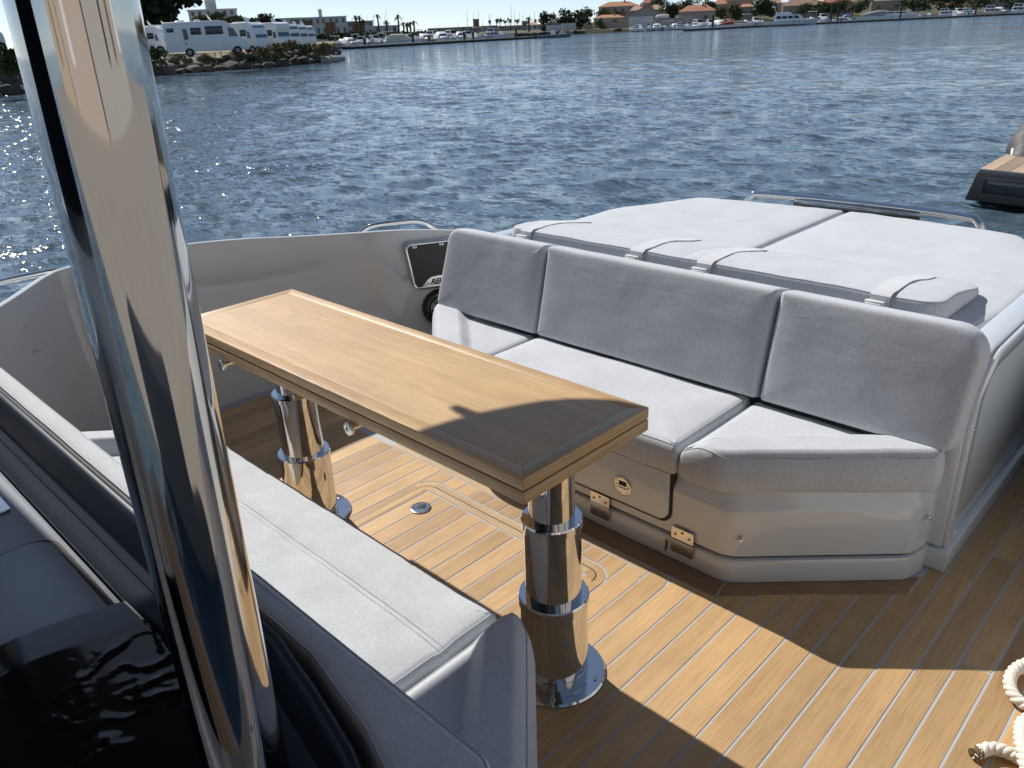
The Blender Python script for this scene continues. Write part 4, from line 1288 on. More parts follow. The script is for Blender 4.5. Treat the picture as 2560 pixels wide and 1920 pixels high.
block(870, 936, 58, 92, 340, 'right wing of the white terrace with a red brown facade', cols=4, rowsn=2, panels=((.22, .6, .1, 1.0),))
block(936, 1000, 68, 90, 345, 'low plain white building at the right end of the terrace', cols=3, rowsn=1)
block(1070, 1245, 70, 82, 470, 'long low grey quay building left of the square tower', 'render_grey', cols=9, rowsn=1)
block(1184, 1199, 52, 78, 460, 'small square brown tower standing over the low quay building', 'render_brown', cols=1, rowsn=2, depth=5, name='tower')
block(1245, 1420, 64, 78, 470, 'long low grey quay building right of the square tower', 'render_grey', cols=8, rowsn=1)
block(1305, 1322, 56, 76, 430, 'tiny grey shed on the far quay, left of the pale cottage', 'render_grey', cols=1, rowsn=1, depth=5, name='shed')

def palm(px, d, yb, yt, label):
    zb, zt = zp(px, yb, d), zp(px, yt, d)
    t, s = put('palm_tree', label, 'palm', px, d, zb, 'palms on the far quay')
    h = zt-zb
    MB().tube([(0, 0, -1), (.15, 0, h*.5), (.05, 0, h*.9)], [.4, .3, .28], 8).build('trunk', MAT['bark'], t, smooth=True)
    fr_ = MB(); fr_.nofix = True
    for k in range(26):
        a = random.random()*6.28; el = random.uniform(-.3, 1.1); L = random.uniform(1.6, 2.4)
        ex = Vector((math.cos(a), math.sin(a), 0)); sd = Vector((-math.sin(a), math.cos(a), 0))
        pts = []
        for q in range(5):
            r_ = L*q/4
            pts.append(ex*r_*math.cos(el)+Vector((.05, 0, h*.9+r_*math.sin(el)-.28*r_*r_)))
        for q in range(4):
            w0, w1 = .28*(1-q/5), .28*(1-(q+1)/5)
            fr_.add([pts[q]-sd*w0, pts[q]+sd*w0, pts[q+1]+sd*w1, pts[q+1]-sd*w1], [(0, 1, 2, 3)])
    fr_.build('fronds', MAT['palm_green'], t)
for (px, yb, yt, lb) in ((893, 82, 44, 'left palm of the close pair above the white terrace'), (903, 82, 44, 'right palm of the close pair above the white terrace'), (911, 84, 53, 'short palm right of the close pair'), (948, 86, 41, 'tall palm left of the low plain building'),
                     (968, 84, 56, 'short palm behind the low plain building'), (998, 84, 42, 'tall palm at the right end of the low plain building'), (1010, 82, 60, 'leftmost of the four small palms'), (1019, 82, 61, 'second of the four small palms'), (1027, 82, 59, 'third of the four small palms'), (1036, 82, 56, 'rightmost of the four small palms'), (1322, 72, 46, 'lone palm on the far quay right of the masts')):
    palm(px, 325, yb, yt, lb)
MST = [(872, 80, 40), (922, 82, 42), (938, 82, 40), (965, 82, 40), (971, 82, 29), (1000, 82, 34), (953, 84, 55), (1146, 76, 57), (1170, 74, 30), (1185, 74, 40), (1198, 74, 32), (1223, 74, 40), (1228, 74, 37), (1208, 74, 52), (1253, 70, 44), (1271, 70, 42), (1279, 70, 18), (1287, 70, 31), (1300, 70, 34), (1308, 70, 37), (1325, 68, 38), (1337, 66, 31)]
ORD = 'first second third fourth fifth sixth seventh eighth ninth tenth eleventh twelfth thirteenth fourteenth'.split()
MLB = ['thin mast above the white terrace, %s of seven from the left' % ORD[k] for k in range(7)]
MLB += ['thin mast near the square tower, %s of seven from the left' % ORD[k] for k in range(7)]
MLB += ['thin mast beyond the low quay building, %s of eight from the left' % ORD[k] for k in range(8)]
MST.sort(key=lambda v: v[0])
for i, (px, yb, yt) in enumerate(MST):
    d_ = 440
    t, s = put('sailboat_mast', MLB[i], 'mast', px, d_, zp(px, yb, d_)-3, 'masts in the harbour beyond the quay')
    h = zp(px, yt, d_)-zp(px, yb, d_)+3
    MB().tube([(0, 0, 0), (.05, 0, h)], [.14, .07], 6).build('pole', MAT['boat_grey'], t)
    MB().tube([(-.7, 0, h*.62), (.7, 0, h*.62)], .05, 5).build('spreader', MAT['boat_grey'], t)
for i, (px, w_) in enumerate(((1226, 10), (1242, 12), (1250, 12), (1264, 14), (1276, 14), (1293, 13), (1340, 9))):
    tree(px, 450, 72, 50 - (i % 3)*2, w_, 'thin airy tree on the far quay, number %s from the tower' % ('one two three four five six seven'.split()[i]), 'olive_green', 'slender_tree', 180, 4, .45)

for i, (px, yb, yt, w_) in enumerate(((820, 96, 82, 90), (900, 94, 80, 110), (990, 92, 79, 110), (1070, 88, 76, 90), (850, 100, 90, 80))):
    shrub(px, 315-i, yb, yt, w_, ('dark hedge below the left of the white terrace', 'dark hedge below the right of the white terrace', 'dark hedge below the tall palm', 'dark hedge left of the low grey quay building', 'low hedge right behind the moored boats at left')[i], 'pine_green', 700)

# ---------------------------------------------------------------- houses on the right
def house(px0, px1, ybase, yeave, yridge, d, label, wallm='render_ochre', roofm='terracotta', gable=False, depth=9, wins=((.2, .3), (.7, .3)), chim=True):
    pc = (px0+px1)/2
    zb, ze, zr = zp(pc, ybase, d), zp(pc, yeave, d), zp(pc, yridge, d)
    t, s = put('house', label, 'house', pc, d, zb)
    Wd = (px1-px0)*s; h = ze-zb; r = zr-zb
    x0, x1 = -Wd/2, Wd/2
    o_ = .35
    if gable:     # gable end faces us, ridge runs away
        mm = MB(); mm.prism([(x0, -2), (x1, -2), (x1, h), (0, r), (x0, h)], 0, depth, Matrix(((1, 0, 0, 0), (0, 0, 1, 0), (0, 1, 0, 0), (0, 0, 0, 1))))
        mm.build('wall', MAT[wallm], t)
        rf = MB()
        for sg in (-1, 1):
            ex = (x0 if sg < 0 else x1)
            dz = (r-h)/(Wd/2)
            rf.add([(0, -o_, r+.02), (0, depth+o_, r+.02), (ex+sg*o_, depth+o_, h-dz*o_+.02), (ex+sg*o_, -o_, h-dz*o_+.02), (0, -o_, r+.3), (0, depth+o_, r+.3), (ex+sg*o_, depth+o_, h-dz*o_+.3), (ex+sg*o_, -o_, h-dz*o_+.3)],
                   [(0, 3, 2, 1), (4, 5, 6, 7), (0, 4, 7, 3), (1, 2, 6, 5), (2, 3, 7, 6), (0, 1, 5, 4)])
        rfo = rf.build('roof', MAT[roofm], t)
    else:
        MB().box((x0, 0, -2), (x1, depth, h)).build('wall', MAT[wallm], t)
        hip = min(Wd*.25, depth*.5)
        vs = [(x0-o_, -o_, h), (x1+o_, -o_, h), (x1+o_, depth+o_, h), (x0-o_, depth+o_, h), (x0+hip, depth/2, r), (x1-hip, depth/2, r)]
        rfo = MB().add(vs, [(0, 1, 5, 4), (1, 2, 5), (2, 3, 4, 5), (3, 0, 4), (3, 2, 1, 0)]).build('roof', MAT[roofm], t)
        MB().box((x0-o_-.05, -o_-.05, h-.2), (x1+o_+.05, -o_+.05, h-.02)).build('gutter', MAT['boat_cream'], t)
    if chim: MB().box((x0+Wd*.62, depth*.4, h), (x0+Wd*.62+.7, depth*.4+.7, r+.9)).build('chimney', MAT[wallm], rfo)
    for (a, b2) in wins:
        x = x0+Wd*a; z = h*b2
        w_ = MB().box((x-.7, -.07, z), (x+.7, .05, z+min(1.4, h*.42))).build('window', MAT['shutter'], t)
        MB().box((x-.5, -.1, z+.1), (x+.5, 0, z+min(1.3, h*.36))).build('pane', MAT['glass_dark'], w_)
    return t
house(1484, 1560, 66, 46, 39, 362, 'low ochre house with terracotta hip roof at the left of the houses')
house(1562, 1668, 56, 42, 21, 375, 'grey gabled house with wide orange roof in the middle of the houses', 'render_grey', gable=True, wins=((.52, .25),), depth=14)
house(1497, 1596, 42, 20, 9, 430, 'big pink block with terracotta roof behind the low ochre house', 'render_pink', wins=((.1, .5), (.25, .5), (.4, .5), (.6, .45), (.8, .5), (.93, .5)), depth=12)
house(1604, 1650, 40, 12, -2, 445, 'house with orange roof high behind the grey gabled one', 'render_pink')
house(1575, 1614, 44, 29, 18, 405, 'small house with pale pitched roof left of the grey gable', 'render_grey', 'terracotta_pale')
house(1624, 1656, 44, 27, 16, 402, 'small house with pale pitched roof right of the grey gable', 'render_grey', 'terracotta_pale')
house(1697, 1786, 54, 30, 16, 385, 'ochre house with broad terracotta roof in front of the dark trees', 'render_pink', wins=((.3, .25), (.75, .2)))
house(1782, 1822, 42, 14, 3, 425, 'house with terracotta roof left of the tall beige house', 'render_grey')
house(1815, 1878, 52, 4, -8, 410, 'tall beige house near the trees above the red-covered boat', 'render_ochre', wins=((.3, .55), (.7, .55), (.3, .15)))
house(1846, 1880, 44, 20, 13, 400, 'low annex with terracotta lean-to beside the tall beige house', 'render_ochre', chim=False, wins=((.5, .2),))
house(1900, 1950, 44, 12, -4, 430, 'pale yellow house behind the large white yacht', 'render_ochre', 'terracotta_pale')
house(1958, 2050, 40, 16, -6, 415, 'house with a wide faded roof right above the large yacht', 'render_pink', 'terracotta_pale', wins=((.2, .2), (.5, .2), (.8, .2)))
house(2050, 2130, 36, 10, -8, 430, 'second house with a wide faded roof, right of the large yacht', 'render_pink', 'terracotta')
house(2180, 2260, 30, 4, -14, 440, 'ochre house behind the big cruiser with dark canopy', 'render_ochre', 'terracotta_pale')
house(2470, 2600, 24, -2, -20, 450, 'house with brown roof at the right edge of the picture', 'render_pink', 'terracotta')
house(1318, 1346, 74, 63, 57, 425, 'pale cottage on the far quay left of the tall trees', 'render_white', 'terracotta_pale', chim=False)
def garden_wall(px0, px1, ytop, ybase, d, label, m='concrete'):
    pc = (px0+px1)/2; zb, zt = zp(pc, ybase, d), zp(pc, ytop, d)
    t, s = put('garden_wall', label, 'wall', pc, d, zb); Wd = (px1-px0)*s
    MB().box((-Wd/2, 0, -2), (Wd/2, .4, zt-zb)).build('wall_face', MAT[m], t)
    MB().box((-Wd/2-.05, -.08, zt-zb), (Wd/2+.05, .48, zt-zb+.15)).build('coping', MAT['concrete'], t)
garden_wall(1365, 1402, 63, 76, 352, 'low pale garden wall below the tall trees at left', 'render_white')
garden_wall(1403, 1440, 59, 74, 353, 'taller pale garden wall right of the low one', 'render_white')
garden_wall(1458, 1482, 60, 72, 352, 'wooden garden fence wall left of the low ochre house', 'render_ochre')
garden_wall(1500, 1572, 57, 72, 350, 'long stone wall in front of the low ochre house', 'render_ochre')
garden_wall(1572, 1632, 43, 66, 352, 'pale boundary wall in front of the grey gabled house', 'render_white')
garden_wall(1632, 1712, 48, 66, 354, 'grey quay wall behind the small moored boats', 'render_grey')
garden_wall(1696, 1740, 40, 62, 356, 'ochre wall in front of the house with broad roof', 'render_pink')
TR = [(1370, 362, 78, 34, 50, 'pine_green', 'slim dark tree at the left end of the tree belt'), (1400, 365, 74, 42, 50, 'pine_green', 'low round tree in the tree belt left of the houses'), (1430, 372, 70, 24, 70, 'pine_green', 'tall bushy tree of the tree belt left of the houses'),
      (1462, 376, 66, 22, 64, 'pine_green', 'broad tree right beside the low ochre house'), (1510, 380, 58, 24, 50, 'olive_green', 'olive tree between the low ochre house and the pink block'), (1545, 385, 52, 30, 60, 'shrub_green', 'bushy tree below the pink block'),
      (1672, 400, 44, 4, 62, 'pine_green', 'left one of the dark round trees in the middle of the houses'), (1720, 405, 40, 0, 80, 'pine_green', 'biggest dark round tree in the middle of the houses'), (1765, 402, 38, 2, 50, 'pine_green', 'right one of the dark round trees in the middle of the houses'),
      (1640, 420, 24, -4, 40, 'olive_green', 'olive tree above the grey gabled house'), (1800, 395, 46, 20, 50, 'olive_green', 'olive tree in front of the tall beige house'), (1838, 392, 50, 14, 46, 'olive_green', 'bushy olive tree at the foot of the tall beige house'),
      (1900, 398, 42, 0, 56, 'pine_green', 'tree between the tall beige house and the yacht'), (1925, 402, 40, 8, 40, 'olive_green', 'pale green tree right behind the yacht bow rail'), (2010, 408, 34, 10, 44, 'olive_green', 'bush at the corner of the faded roof'),
      (2060, 410, 34, 4, 60, 'pine_green', 'tree right of the large yacht'), (2100, 410, 32, 2, 50, 'olive_green', 'olive tree above the grey-covered boat'), (2150, 414, 30, -2, 60, 'pine_green', 'tree above the blue-covered boat'),
      (2290, 424, 26, -6, 90, 'pine_green', 'wide tree above the big cruiser bow'), (2370, 428, 24, -8, 90, 'pine_green', 'dark tree above the little dinghies'), (2440, 430, 22, -10, 80, 'olive_green', 'olive tree above the boat with the blue cabin'), (2540, 434, 20, -10, 90, 'pine_green', 'dark tree at the right edge of the picture')]
for (px, d_, yb, yt, w_, m_, lb) in TR: tree(px, d_, yb, yt, w_, lb, m_, 'garden_tree', 1500, 14, .0)
for i, (px, yb, yt, w_, m_) in enumerate(((1498, 68, 46, 26, 'olive_green'), (1458, 52, 42, 24, 'bougainvillea'), (1510, 74, 60, 28, 'shrub_dry'), (1450, 76, 66, 22, 'shrub_green'), (1475, 62, 52, 18, 'pine_green'))):
    shrub(px, 348, yb, yt, w_, ('round clipped bush before the low ochre house', 'purple flowering bush over the garden wall', 'dry bush on the far waterline', 'small green bush by the garden walls', 'dark bush before the tall trees')[i], m_, 300)

# ---------------------------------------------------------------- pontoons
def pontoon(a, b, da, db, w, label):
    A, _, _ = frame(a, da); B, _, _ = frame(b, db)
    t = thing('pontoon', label, 'pontoon')
    u = (B-A).normalized(); n = Vector((-u.y, u.x, 0))
    if n.dot(A) < 0: n = -n
    L = (B-A).length
    ns = max(3, int(L/12))
    for k in range(ns):
        p = A+u*(L*k/ns+.15); q = A+u*(L*(k+1)/ns-.15)
        MB().add([p+Vector((0, 0, ZW-.2)), q+Vector((0, 0, ZW-.2)), q+n*w+Vector((0, 0, ZW-.2)), p+n*w+Vector((0, 0, ZW-.2)), p+Vector((0, 0, ZW+.42)), q+Vector((0, 0, ZW+.42)), q+n*w+Vector((0, 0, ZW+.42)), p+n*w+Vector((0, 0, ZW+.42))],
                 [(0, 3, 2, 1), (4, 5, 6, 7), (0, 1, 5, 4), (1, 2, 6, 5), (2, 3, 7, 6), (3, 0, 4, 7)]).build('float', MAT['pile_dark'], t)
        MB().add([p-n*.1+Vector((0, 0, ZW+.43)), q-n*.1+Vector((0, 0, ZW+.43)), q+n*(w+.1)+Vector((0, 0, ZW+.43)), p+n*(w+.1)+Vector((0, 0, ZW+.43)), p-n*.1+Vector((0, 0, ZW+.62)), q-n*.1+Vector((0, 0, ZW+.62)), q+n*(w+.1)+Vector((0, 0, ZW+.62)), p+n*(w+.1)+Vector((0, 0, ZW+.62))],
                 [(0, 3, 2, 1), (4, 5, 6, 7), (0, 1, 5, 4), (1, 2, 6, 5), (2, 3, 7, 6), (3, 0, 4, 7)]).build('walkway', MAT['pontoon_wood'], t)
pontoon(873, 1240, 196, 232, 3.0, 'long floating pontoon in front of the boats at left centre')
pontoon(1240, 1350, 232, 246, 3.0, 'shorter floating pontoon continuing to the low barge')
pontoon(1728, 1915, 268, 300, 3.0, 'dark floating pontoon left of the large yacht')
pontoon(2035, 2410, 312, 360, 3.0, 'long floating pontoon right of the large yacht')
pontoon(2410, 2700, 362, 395, 3.0, 'floating pontoon at the right edge of the picture')
pontoon(832, 900, 214, 222, 2.5, 'short landing pontoon near the tip of the left bank')
def pile(px, d, yb, yt, label):
    t, s = put('mooring_pile', label, 'pile', px, d, ZW-.5)
    h = zp(px, yt, d)-ZW+.5
    MB().lathe([(.28, 0), (.28, h-.1), (.2, h)], 12).build('shaft', MAT['pile_dark'], t, smooth=True)
    MB().lathe([(.34, .7), (.34, 1.2)], 12).build('collar', MAT['boat_grey'], t, smooth=True)
for (px, d_, yt, lb) in ((910, 205, 95, 'dark mooring pile near the left end of the long pontoon'), (1031, 214, 85, 'dark mooring pile between the covered boats'), (1072, 218, 88, 'dark mooring pile in the middle of the long pontoon'), (1160, 226, 79, 'dark mooring pile by the grey-fronted boat'), (1182, 228, 80, 'dark mooring pile right of the grey-fronted boat'), (1290, 240, 73, 'lone dark mooring pile on the shorter pontoon'),
                     (1782, 276, 39, 'dark mooring pile beside the red-covered cruiser'), (2078, 318, 21, 'dark mooring pile left of the grey-covered boat'), (2095, 320, 22, 'dark mooring pile right beside the grey-covered boat'), (2252, 340, 11, 'tall dark mooring pile in front of the big cruiser'), (2440, 366, 0, 'brown mooring pile near the right edge')):
    pile(px, d_, 0, yt, lb)

# ---------------------------------------------------------------- boats
def boat(px, d, lpx, yaw, label, kind='cabin', name='motor_boat', cover='boat_white', hullm='boat_white', Lm=None, hk=1.0, group=None):
    t, s = put(name, label, 'boat', px, d, ZW, group, yaw)
    L = Lm or lpx*s
    B = min(L*.17, 2.4) if L > 9 else L*.19
    H = (.55+.062*L)*hk
    def hw(q):      # half beam at q along the hull, stern 0 to bow 1
        return B*(.93+.1*q if q < .55 else max(.02, .985*(1-((q-.55)/.45)**2.3)))
    def sh(q): return H*(.86+.05*q+.32*q*q)
    st = [0, .2, .4, .58, .72, .84, .93, 1.0]
    R_ = []
    for q in st:
        b = hw(q); x = -L/2+L*q
        xr = x - L*.09*max(0, (q-.5)/.5)**2
        R_.append([Vector((x, -b, sh(q))), Vector((xr+.01, -b*.86, H*.30)), Vector((xr-L*.02*q, 0, -.35)), Vector((xr+.01, b*.86, H*.30)), Vector((x, b, sh(q)))])
    MB().loft(R_).build('hull', MAT[hullm], t, smooth=True, ang=40)
    # rubbing strake
    rb = MB()
    for sg in (-1, 1):
        rb.loft([[Vector((-L/2+L*q, sg*(hw(q)+.02), sh(q)-.02)), Vector((-L/2+L*q, sg*(hw(q)+.05), sh(q)-.06)), Vector((-L/2+L*q, sg*(hw(q)+.02), sh(q)-.12))] for q in st], cap=False)
    rb.build('rubbing_strake', MAT['boat_grey'], t)
    def cab(x0, x1, w0, z0, z1, rf, ra, nm='cabin', m='boat_white', top=.8):
        a = -L/2+L*x0; b = -L/2+L*x1; w = B*w0
        mm = MB().add([(a, -w, z0), (b, -w*.8, z0), (b, w*.8, z0), (a, w, z0), (a+ra*L, -w*top, z1), (b-rf*L, -w*top*.82, z1), (b-rf*L, w*top*.82, z1), (a+ra*L, w*top, z1)],
                      [(0, 3, 2, 1), (4, 5, 6, 7), (0, 1, 5, 4), (1, 2, 6, 5), (2, 3, 7, 6), (3, 0, 4, 7)])
        return mm.build(nm, MAT[m], t, bevel=.05*min(1, L/8))
    def strip(x0, x1, w0, z0, z1, rf, ra, top, q0, q1, c):
        """side windows laid just proud of a cabin side"""
        a = -L/2+L*x0; b = -L/2+L*x1; w = B*w0
        for sg in (-1, 1):
            for k in range(c):
                f0 = .08+.84*k/c; f1 = f0+.84/c-.04
                def P(f, g):
                    lo = Vector((a+(b-a)*f, sg*(w+(w*.8-w)*f), z0)); hi = Vector((a+ra*L+(b-rf*L-a-ra*L)*f, sg*(w*top+(w*top*.82-w*top)*f), z1))
                    return lo.lerp(hi, g)+Vector((0, sg*.02, 0))
                pts = [P(f0, q0), P(f1, q0), P(f1, q1), P(f0, q1)]
                MB().add(pts+[p-Vector((0, sg*.06, 0)) for p in pts], [(0, 1, 2, 3), (7, 6, 5, 4), (0, 4, 5, 1), (1, 5, 6, 2), (2, 6, 7, 3), (3, 7, 4, 0)]).build('window', MAT['glass_dark'], t)
    def screen(x, w0, z0, z1, rk, m='glass_dark', th=.05):
        xx = -L/2+L*x; w = B*w0
        MB().add([(xx, -w*.85, z0), (xx, w*.85, z0), (xx-rk*L, w*.72, z1), (xx-rk*L, -w*.72, z1), (xx+th, -w*.85, z0), (xx+th, w*.85, z0), (xx-rk*L+th, w*.72, z1), (xx-rk*L+th, -w*.72, z1)],
                 [(0, 1, 2, 3), (7, 6, 5, 4), (0, 4, 5, 1), (1, 5, 6, 2), (2, 6, 7, 3), (3, 7, 4, 0)]).build('windscreen', MAT[m], t)
    def bowrail():
        pr = [Vector((-L/2+L*q, sg*hw(q)*.92, sh(q)+.45*min(1, L/9))) for sg, qs in ((-1, (.6, .75, .9)), (1, (.9, .75, .6))) for q in qs]
        mm = MB().tube(pr, .03, 5)
        for p in pr: mm.tube([p, p-Vector((0, 0, .45*min(1, L/9)))], .025, 4)
        mm.build('bow_rail', MAT['boat_grey'], t)
    def outboard():
        mm = MB().box((-L/2-.55, -.22, H*.5), (-L/2-.02, .22, H*.5+.8)); mm.build('outboard_motor', MAT['boat_navy'], t, bevel=.06)
    z = H*.95
    if kind == 'cabin':
        cab(.34, .80, .74, z-.1, z+L*.085, .10, .0); strip(.34, .80, .74, z-.1, z+L*.085, .10, 0, .8, .35, .85, 3)
        cab(.36, .62, .70, z+L*.085-.02, z+L*.17, .06, .02, 'wheelhouse'); strip(.36, .62, .70, z+L*.085-.02, z+L*.17, .06, .02, .8, .25, .85, 2)
        screen(.625, .6, z+L*.09, z+L*.16, .055); bowrail(); outboard()
    elif kind == 'covered':
        a = -L/2
        rg = []
        for q, w, hh in ((.03, .80, .10), (.10, .86, .75), (.3, .88, 1.0), (.5, .86, 1.0), (.62, .8, .6), (.70, .7, .05)):
            zz = z-.08; hgt = L*.16*hh
            rg.append([Vector((a+L*q, -B*w, zz)), Vector((a+L*q, -B*w*.92, zz+hgt*.7)), Vector((a+L*q, -B*w*.5, zz+hgt)), Vector((a+L*q, B*w*.5, zz+hgt)), Vector((a+L*q, B*w*.92, zz+hgt*.7)), Vector((a+L*q, B*w, zz))])
        MB().loft(rg).build('canopy', MAT[cover], t, smooth=True, ang=50)
        cab(.66, .90, .60, z-.05, z+L*.05, .10, .0, 'cuddy'); screen(.70, .7, z, z+L*.10, .05); bowrail(); outboard()
    elif kind == 'open':
        cab(.38, .52, .34, z-.35, z+L*.11, .03, .01, 'console'); screen(.52, .33, z+L*.10, z+L*.16, .02, 'glass_sky')
        for sg in (-1, 1):
            MB().tube([(-L/2+L*.36, sg*B*.5, z-.2), (-L/2+L*.38, sg*B*.5, z+L*.26), (-L/2+L*.56, sg*B*.5, z+L*.27), (-L/2+L*.58, sg*B*.5, z-.2)], .035, 5).build('frame_tube', MAT['boat_grey'], t)
        MB().box((-L/2+L*.32, -B*.6, z+L*.27), (-L/2+L*.62, B*.6, z+L*.275+.06)).build('bimini', MAT[cover], t, bevel=.02)
        cab(.60, .85, .55, z-.1, z+L*.03, .05, .0, 'bow_seat'); bowrail(); outboard()
    elif kind == 'cruiser':
        cab(.36, .92, .80, z-.05, z+L*.055, .16, .0, 'foredeck'); strip(.36, .92, .80, z-.05, z+L*.055, .16, 0, .8, .4, .8, 2)
        screen(.56, .8, z+L*.04, z+L*.115, .07)
        rg = []
        for q, w, hh in ((.05, .74, .05), (.16, .80, .62), (.30, .82, .95), (.42, .78, 1.0), (.50, .72, .72)):
            zz = z-.05; hgt = L*.085*hh
            rg.append([Vector((-L/2+L*q, -B*w, zz)), Vector((-L/2+L*q, -B*w*.9, zz+hgt*.7)), Vector((-L/2+L*q, -B*w*.45, zz+hgt)), Vector((-L/2+L*q, B*w*.45, zz+hgt)), Vector((-L/2+L*q, B*w*.9, zz+hgt*.7)), Vector((-L/2+L*q, B*w, zz))])
        MB().loft(rg).build('canopy', MAT[cover], t, smooth=True, ang=50)
        for sg in (-1, 1):
            for q in (.55, .66): MB().box((-L/2+L*q, sg*(hw(q)+.0)-.05, H*.55), (-L/2+L*q+.5, sg*hw(q)+.05, H*.68)).build('porthole', MAT['glass_dark'], t)
        bowrail()
    elif kind == 'yacht':
        cab(.18, .72, .84, z-.1, z+L*.095, .10, .0, 'saloon'); strip(.18, .72, .84, z-.1, z+L*.095, .10, 0, .8, .38, .85, 4)
        cab(.20, .50, .74, z+L*.095-.02, z+L*.14, .05, .0, 'flybridge'); screen(.48, .6, z+L*.14, z+L*.175, .03, 'glass_sky')
        screen(.70, .72, z+L*.0, z+L*.09, .09)
        for sg in (-1, 1):
            MB().tube([(-L/2+L*.22, sg*B*.6, z+L*.13), (-L/2+L*.16, sg*B*.5, z+L*.23)], .07, 6).build('radar_leg', MAT['boat_white'], t)
            for q in (.52, .60, .70): MB().box((-L/2+L*q, sg*hw(q)-.05, H*.62), (-L/2+L*q+.6, sg*hw(q)+.04, H*.74)).build('porthole', MAT['glass_dark'], t)
        MB().box((-L/2+L*.13, -B*.55, z+L*.225), (-L/2+L*.19, B*.55, z+L*.245)).build('radar_arch', MAT['boat_white'], t, bevel=.05)
        for x in (.145, .17): MB().tube([(-L/2+L*x, .2, z+L*.24), (-L/2+L*x-.3, .2, z+L*.37)], .035, 5).build('antenna', MAT['boat_grey'], t)
        cab(.72, .90, .60, z-.05, z+L*.02, .08, .0, 'coachroof'); bowrail()
    return t

# behind the left pontoon
LB = [(838, 218, 'open', -60, 'boat_white', 5.5, 'small open boat nearest the tip of the left bank'), (858, 222, 'covered', -75, 'boat_grey', 6, 'second boat from the left bank, under a grey cover'),
      (873, 214, 'covered', -70, 'boat_white', 7, 'third boat from the left bank, under a white cover'), (888, 226, 'open', -80, 'boat_white', 6, 'small open boat left of the first mooring pile'),
      (902, 212, 'cabin', -100, 'boat_white', 7, 'white cabin boat at the first mooring pile'), (922, 216, 'open', -80, 'boat_navy', 6.5, 'open boat with a dark top right of the first mooring pile'),
      (936, 222, 'cabin', -65, 'boat_white', 7.5, 'white cabin boat left of the flat white tender'), (953, 226, 'open', -100, 'boat_white', 6, 'open boat half hidden behind the flat tender'),
      (970, 216, 'open', -20, 'boat_white', 6.5, 'flat white tender close behind the pontoon'), (990, 228, 'cabin', -60, 'boat_white', 7.5, 'cabin boat left of the cream-covered boat'),
      (1006, 217, 'covered', 15, 'boat_cream', 8, 'boat under a full cream cover behind the pontoon'), (1024, 226, 'cabin', -70, 'boat_white', 7, 'cabin boat right of the cream-covered boat'),
      (1044, 226, 'open', -80, 'boat_navy', 7, 'open boat with a dark top in mid pontoon'), (1061, 232, 'covered', -70, 'boat_white', 7.5, 'white-covered boat by the middle mooring pile'),
      (1082, 234, 'cabin', -40, 'boat_white', 9, 'white cruiser with dark windows right of the middle mooring pile'), (1104, 226, 'covered', -80, 'boat_white', 8.5, 'boat under a tall white canopy seen from the stern'),
      (1130, 238, 'cabin', -60, 'boat_white', 9, 'tall white cabin boat right of the white canopy'), (1152, 232, 'covered', -85, 'boat_grey', 8, 'grey-fronted covered boat seen bow on'),
      (1168, 244, 'cabin', -70, 'boat_white', 7.5, 'cabin boat behind the grey-fronted one'), (1194, 238, 'open', -60, 'boat_white', 7, 'open boat by the right mooring pile of the long pontoon'),
      (1214, 242, 'open', -100, 'boat_grey', 6.5, 'grey-topped open boat near the pontoon end'), (1232, 242, 'cabin', -30, 'boat_white', 9, 'white cabin boat at the right end of the long pontoon'), (1250, 254, 'covered', 0, 'boat_grey', 7, 'grey-covered boat beyond the pontoon end')]
for (px, d_, kd, yw, cv, L_, lb) in LB: boat(px, d_+8, 0, yw, lb, kd, 'moored_boat', cv, Lm=L_*1.3, group='small boats moored behind the long pontoon')
boat(1388, 243, 92, 0, 'low grey barge moored at the right end of the pontoon', 'open', 'barge', 'boat_grey', 'boat_grey', hk=.75)

# right-hand marina
boat(1594, 330, 0, 150, 'white cabin boat with dark windscreen, leftmost below the houses', 'cabin', 'moored_boat', Lm=8.5)
RB = [(1622, 325, 'open', -110, 'boat_white', 7.5, 'open white boat, second below the houses'), (1642, 330, 'covered', -100, 'boat_white', 7.5, 'white-covered boat, third below the houses'), (1662, 335, 'open', -90, 'boat_white', 6.5, 'small open boat, fourth below the houses'),
      (1676, 336, 'open', -120, 'boat_white', 6.5, 'small open boat, fifth below the houses'), (1688, 338, 'covered', -80, 'boat_white', 6.5, 'small white-covered boat, sixth below the houses'), (1703, 330, 'cabin', -30, 'boat_cream', 7, 'cream cabin boat left of the dark pontoon'),
      (1722, 330, 'open', -70, 'boat_grey', 7, 'open boat just behind the left end of the dark pontoon'), (1746, 318, 'cabin', -60, 'boat_white', 9.5, 'white cabin boat behind the left end of the dark pontoon'), (1776, 324, 'cabin', -75, 'boat_white', 9, 'white wheelhouse boat by the first right-hand pile'),
      (1802, 326, 'covered', -60, 'boat_white', 8.5, 'white-covered boat behind the red-covered cruiser'), (1868, 330, 'open', -60, 'boat_white', 9, 'open boat with frame between the red cover and the yacht'), (1890, 334, 'cabin', -80, 'boat_white', 9, 'white cabin boat right against the yacht stern'), (1905, 340, 'open', -100, 'boat_blue', 8, 'open boat with a blue top behind the yacht stern'),
      (2032, 352, 'open', -60, 'boat_white', 9, 'open boat behind the yacht bow'), (2058, 348, 'cabin', -80, 'boat_white', 10, 'white cabin boat right of the yacht bow'), (2118, 350, 'covered', -90, 'boat_blue', 8.5, 'boat under a bright blue cover')]
for (px, d_, kd, yw, cv, L_, lb) in RB: boat(px, d_, 0, yw, lb, kd, 'moored_boat', cv, Lm=L_*1.25, group='small boats moored below the houses')
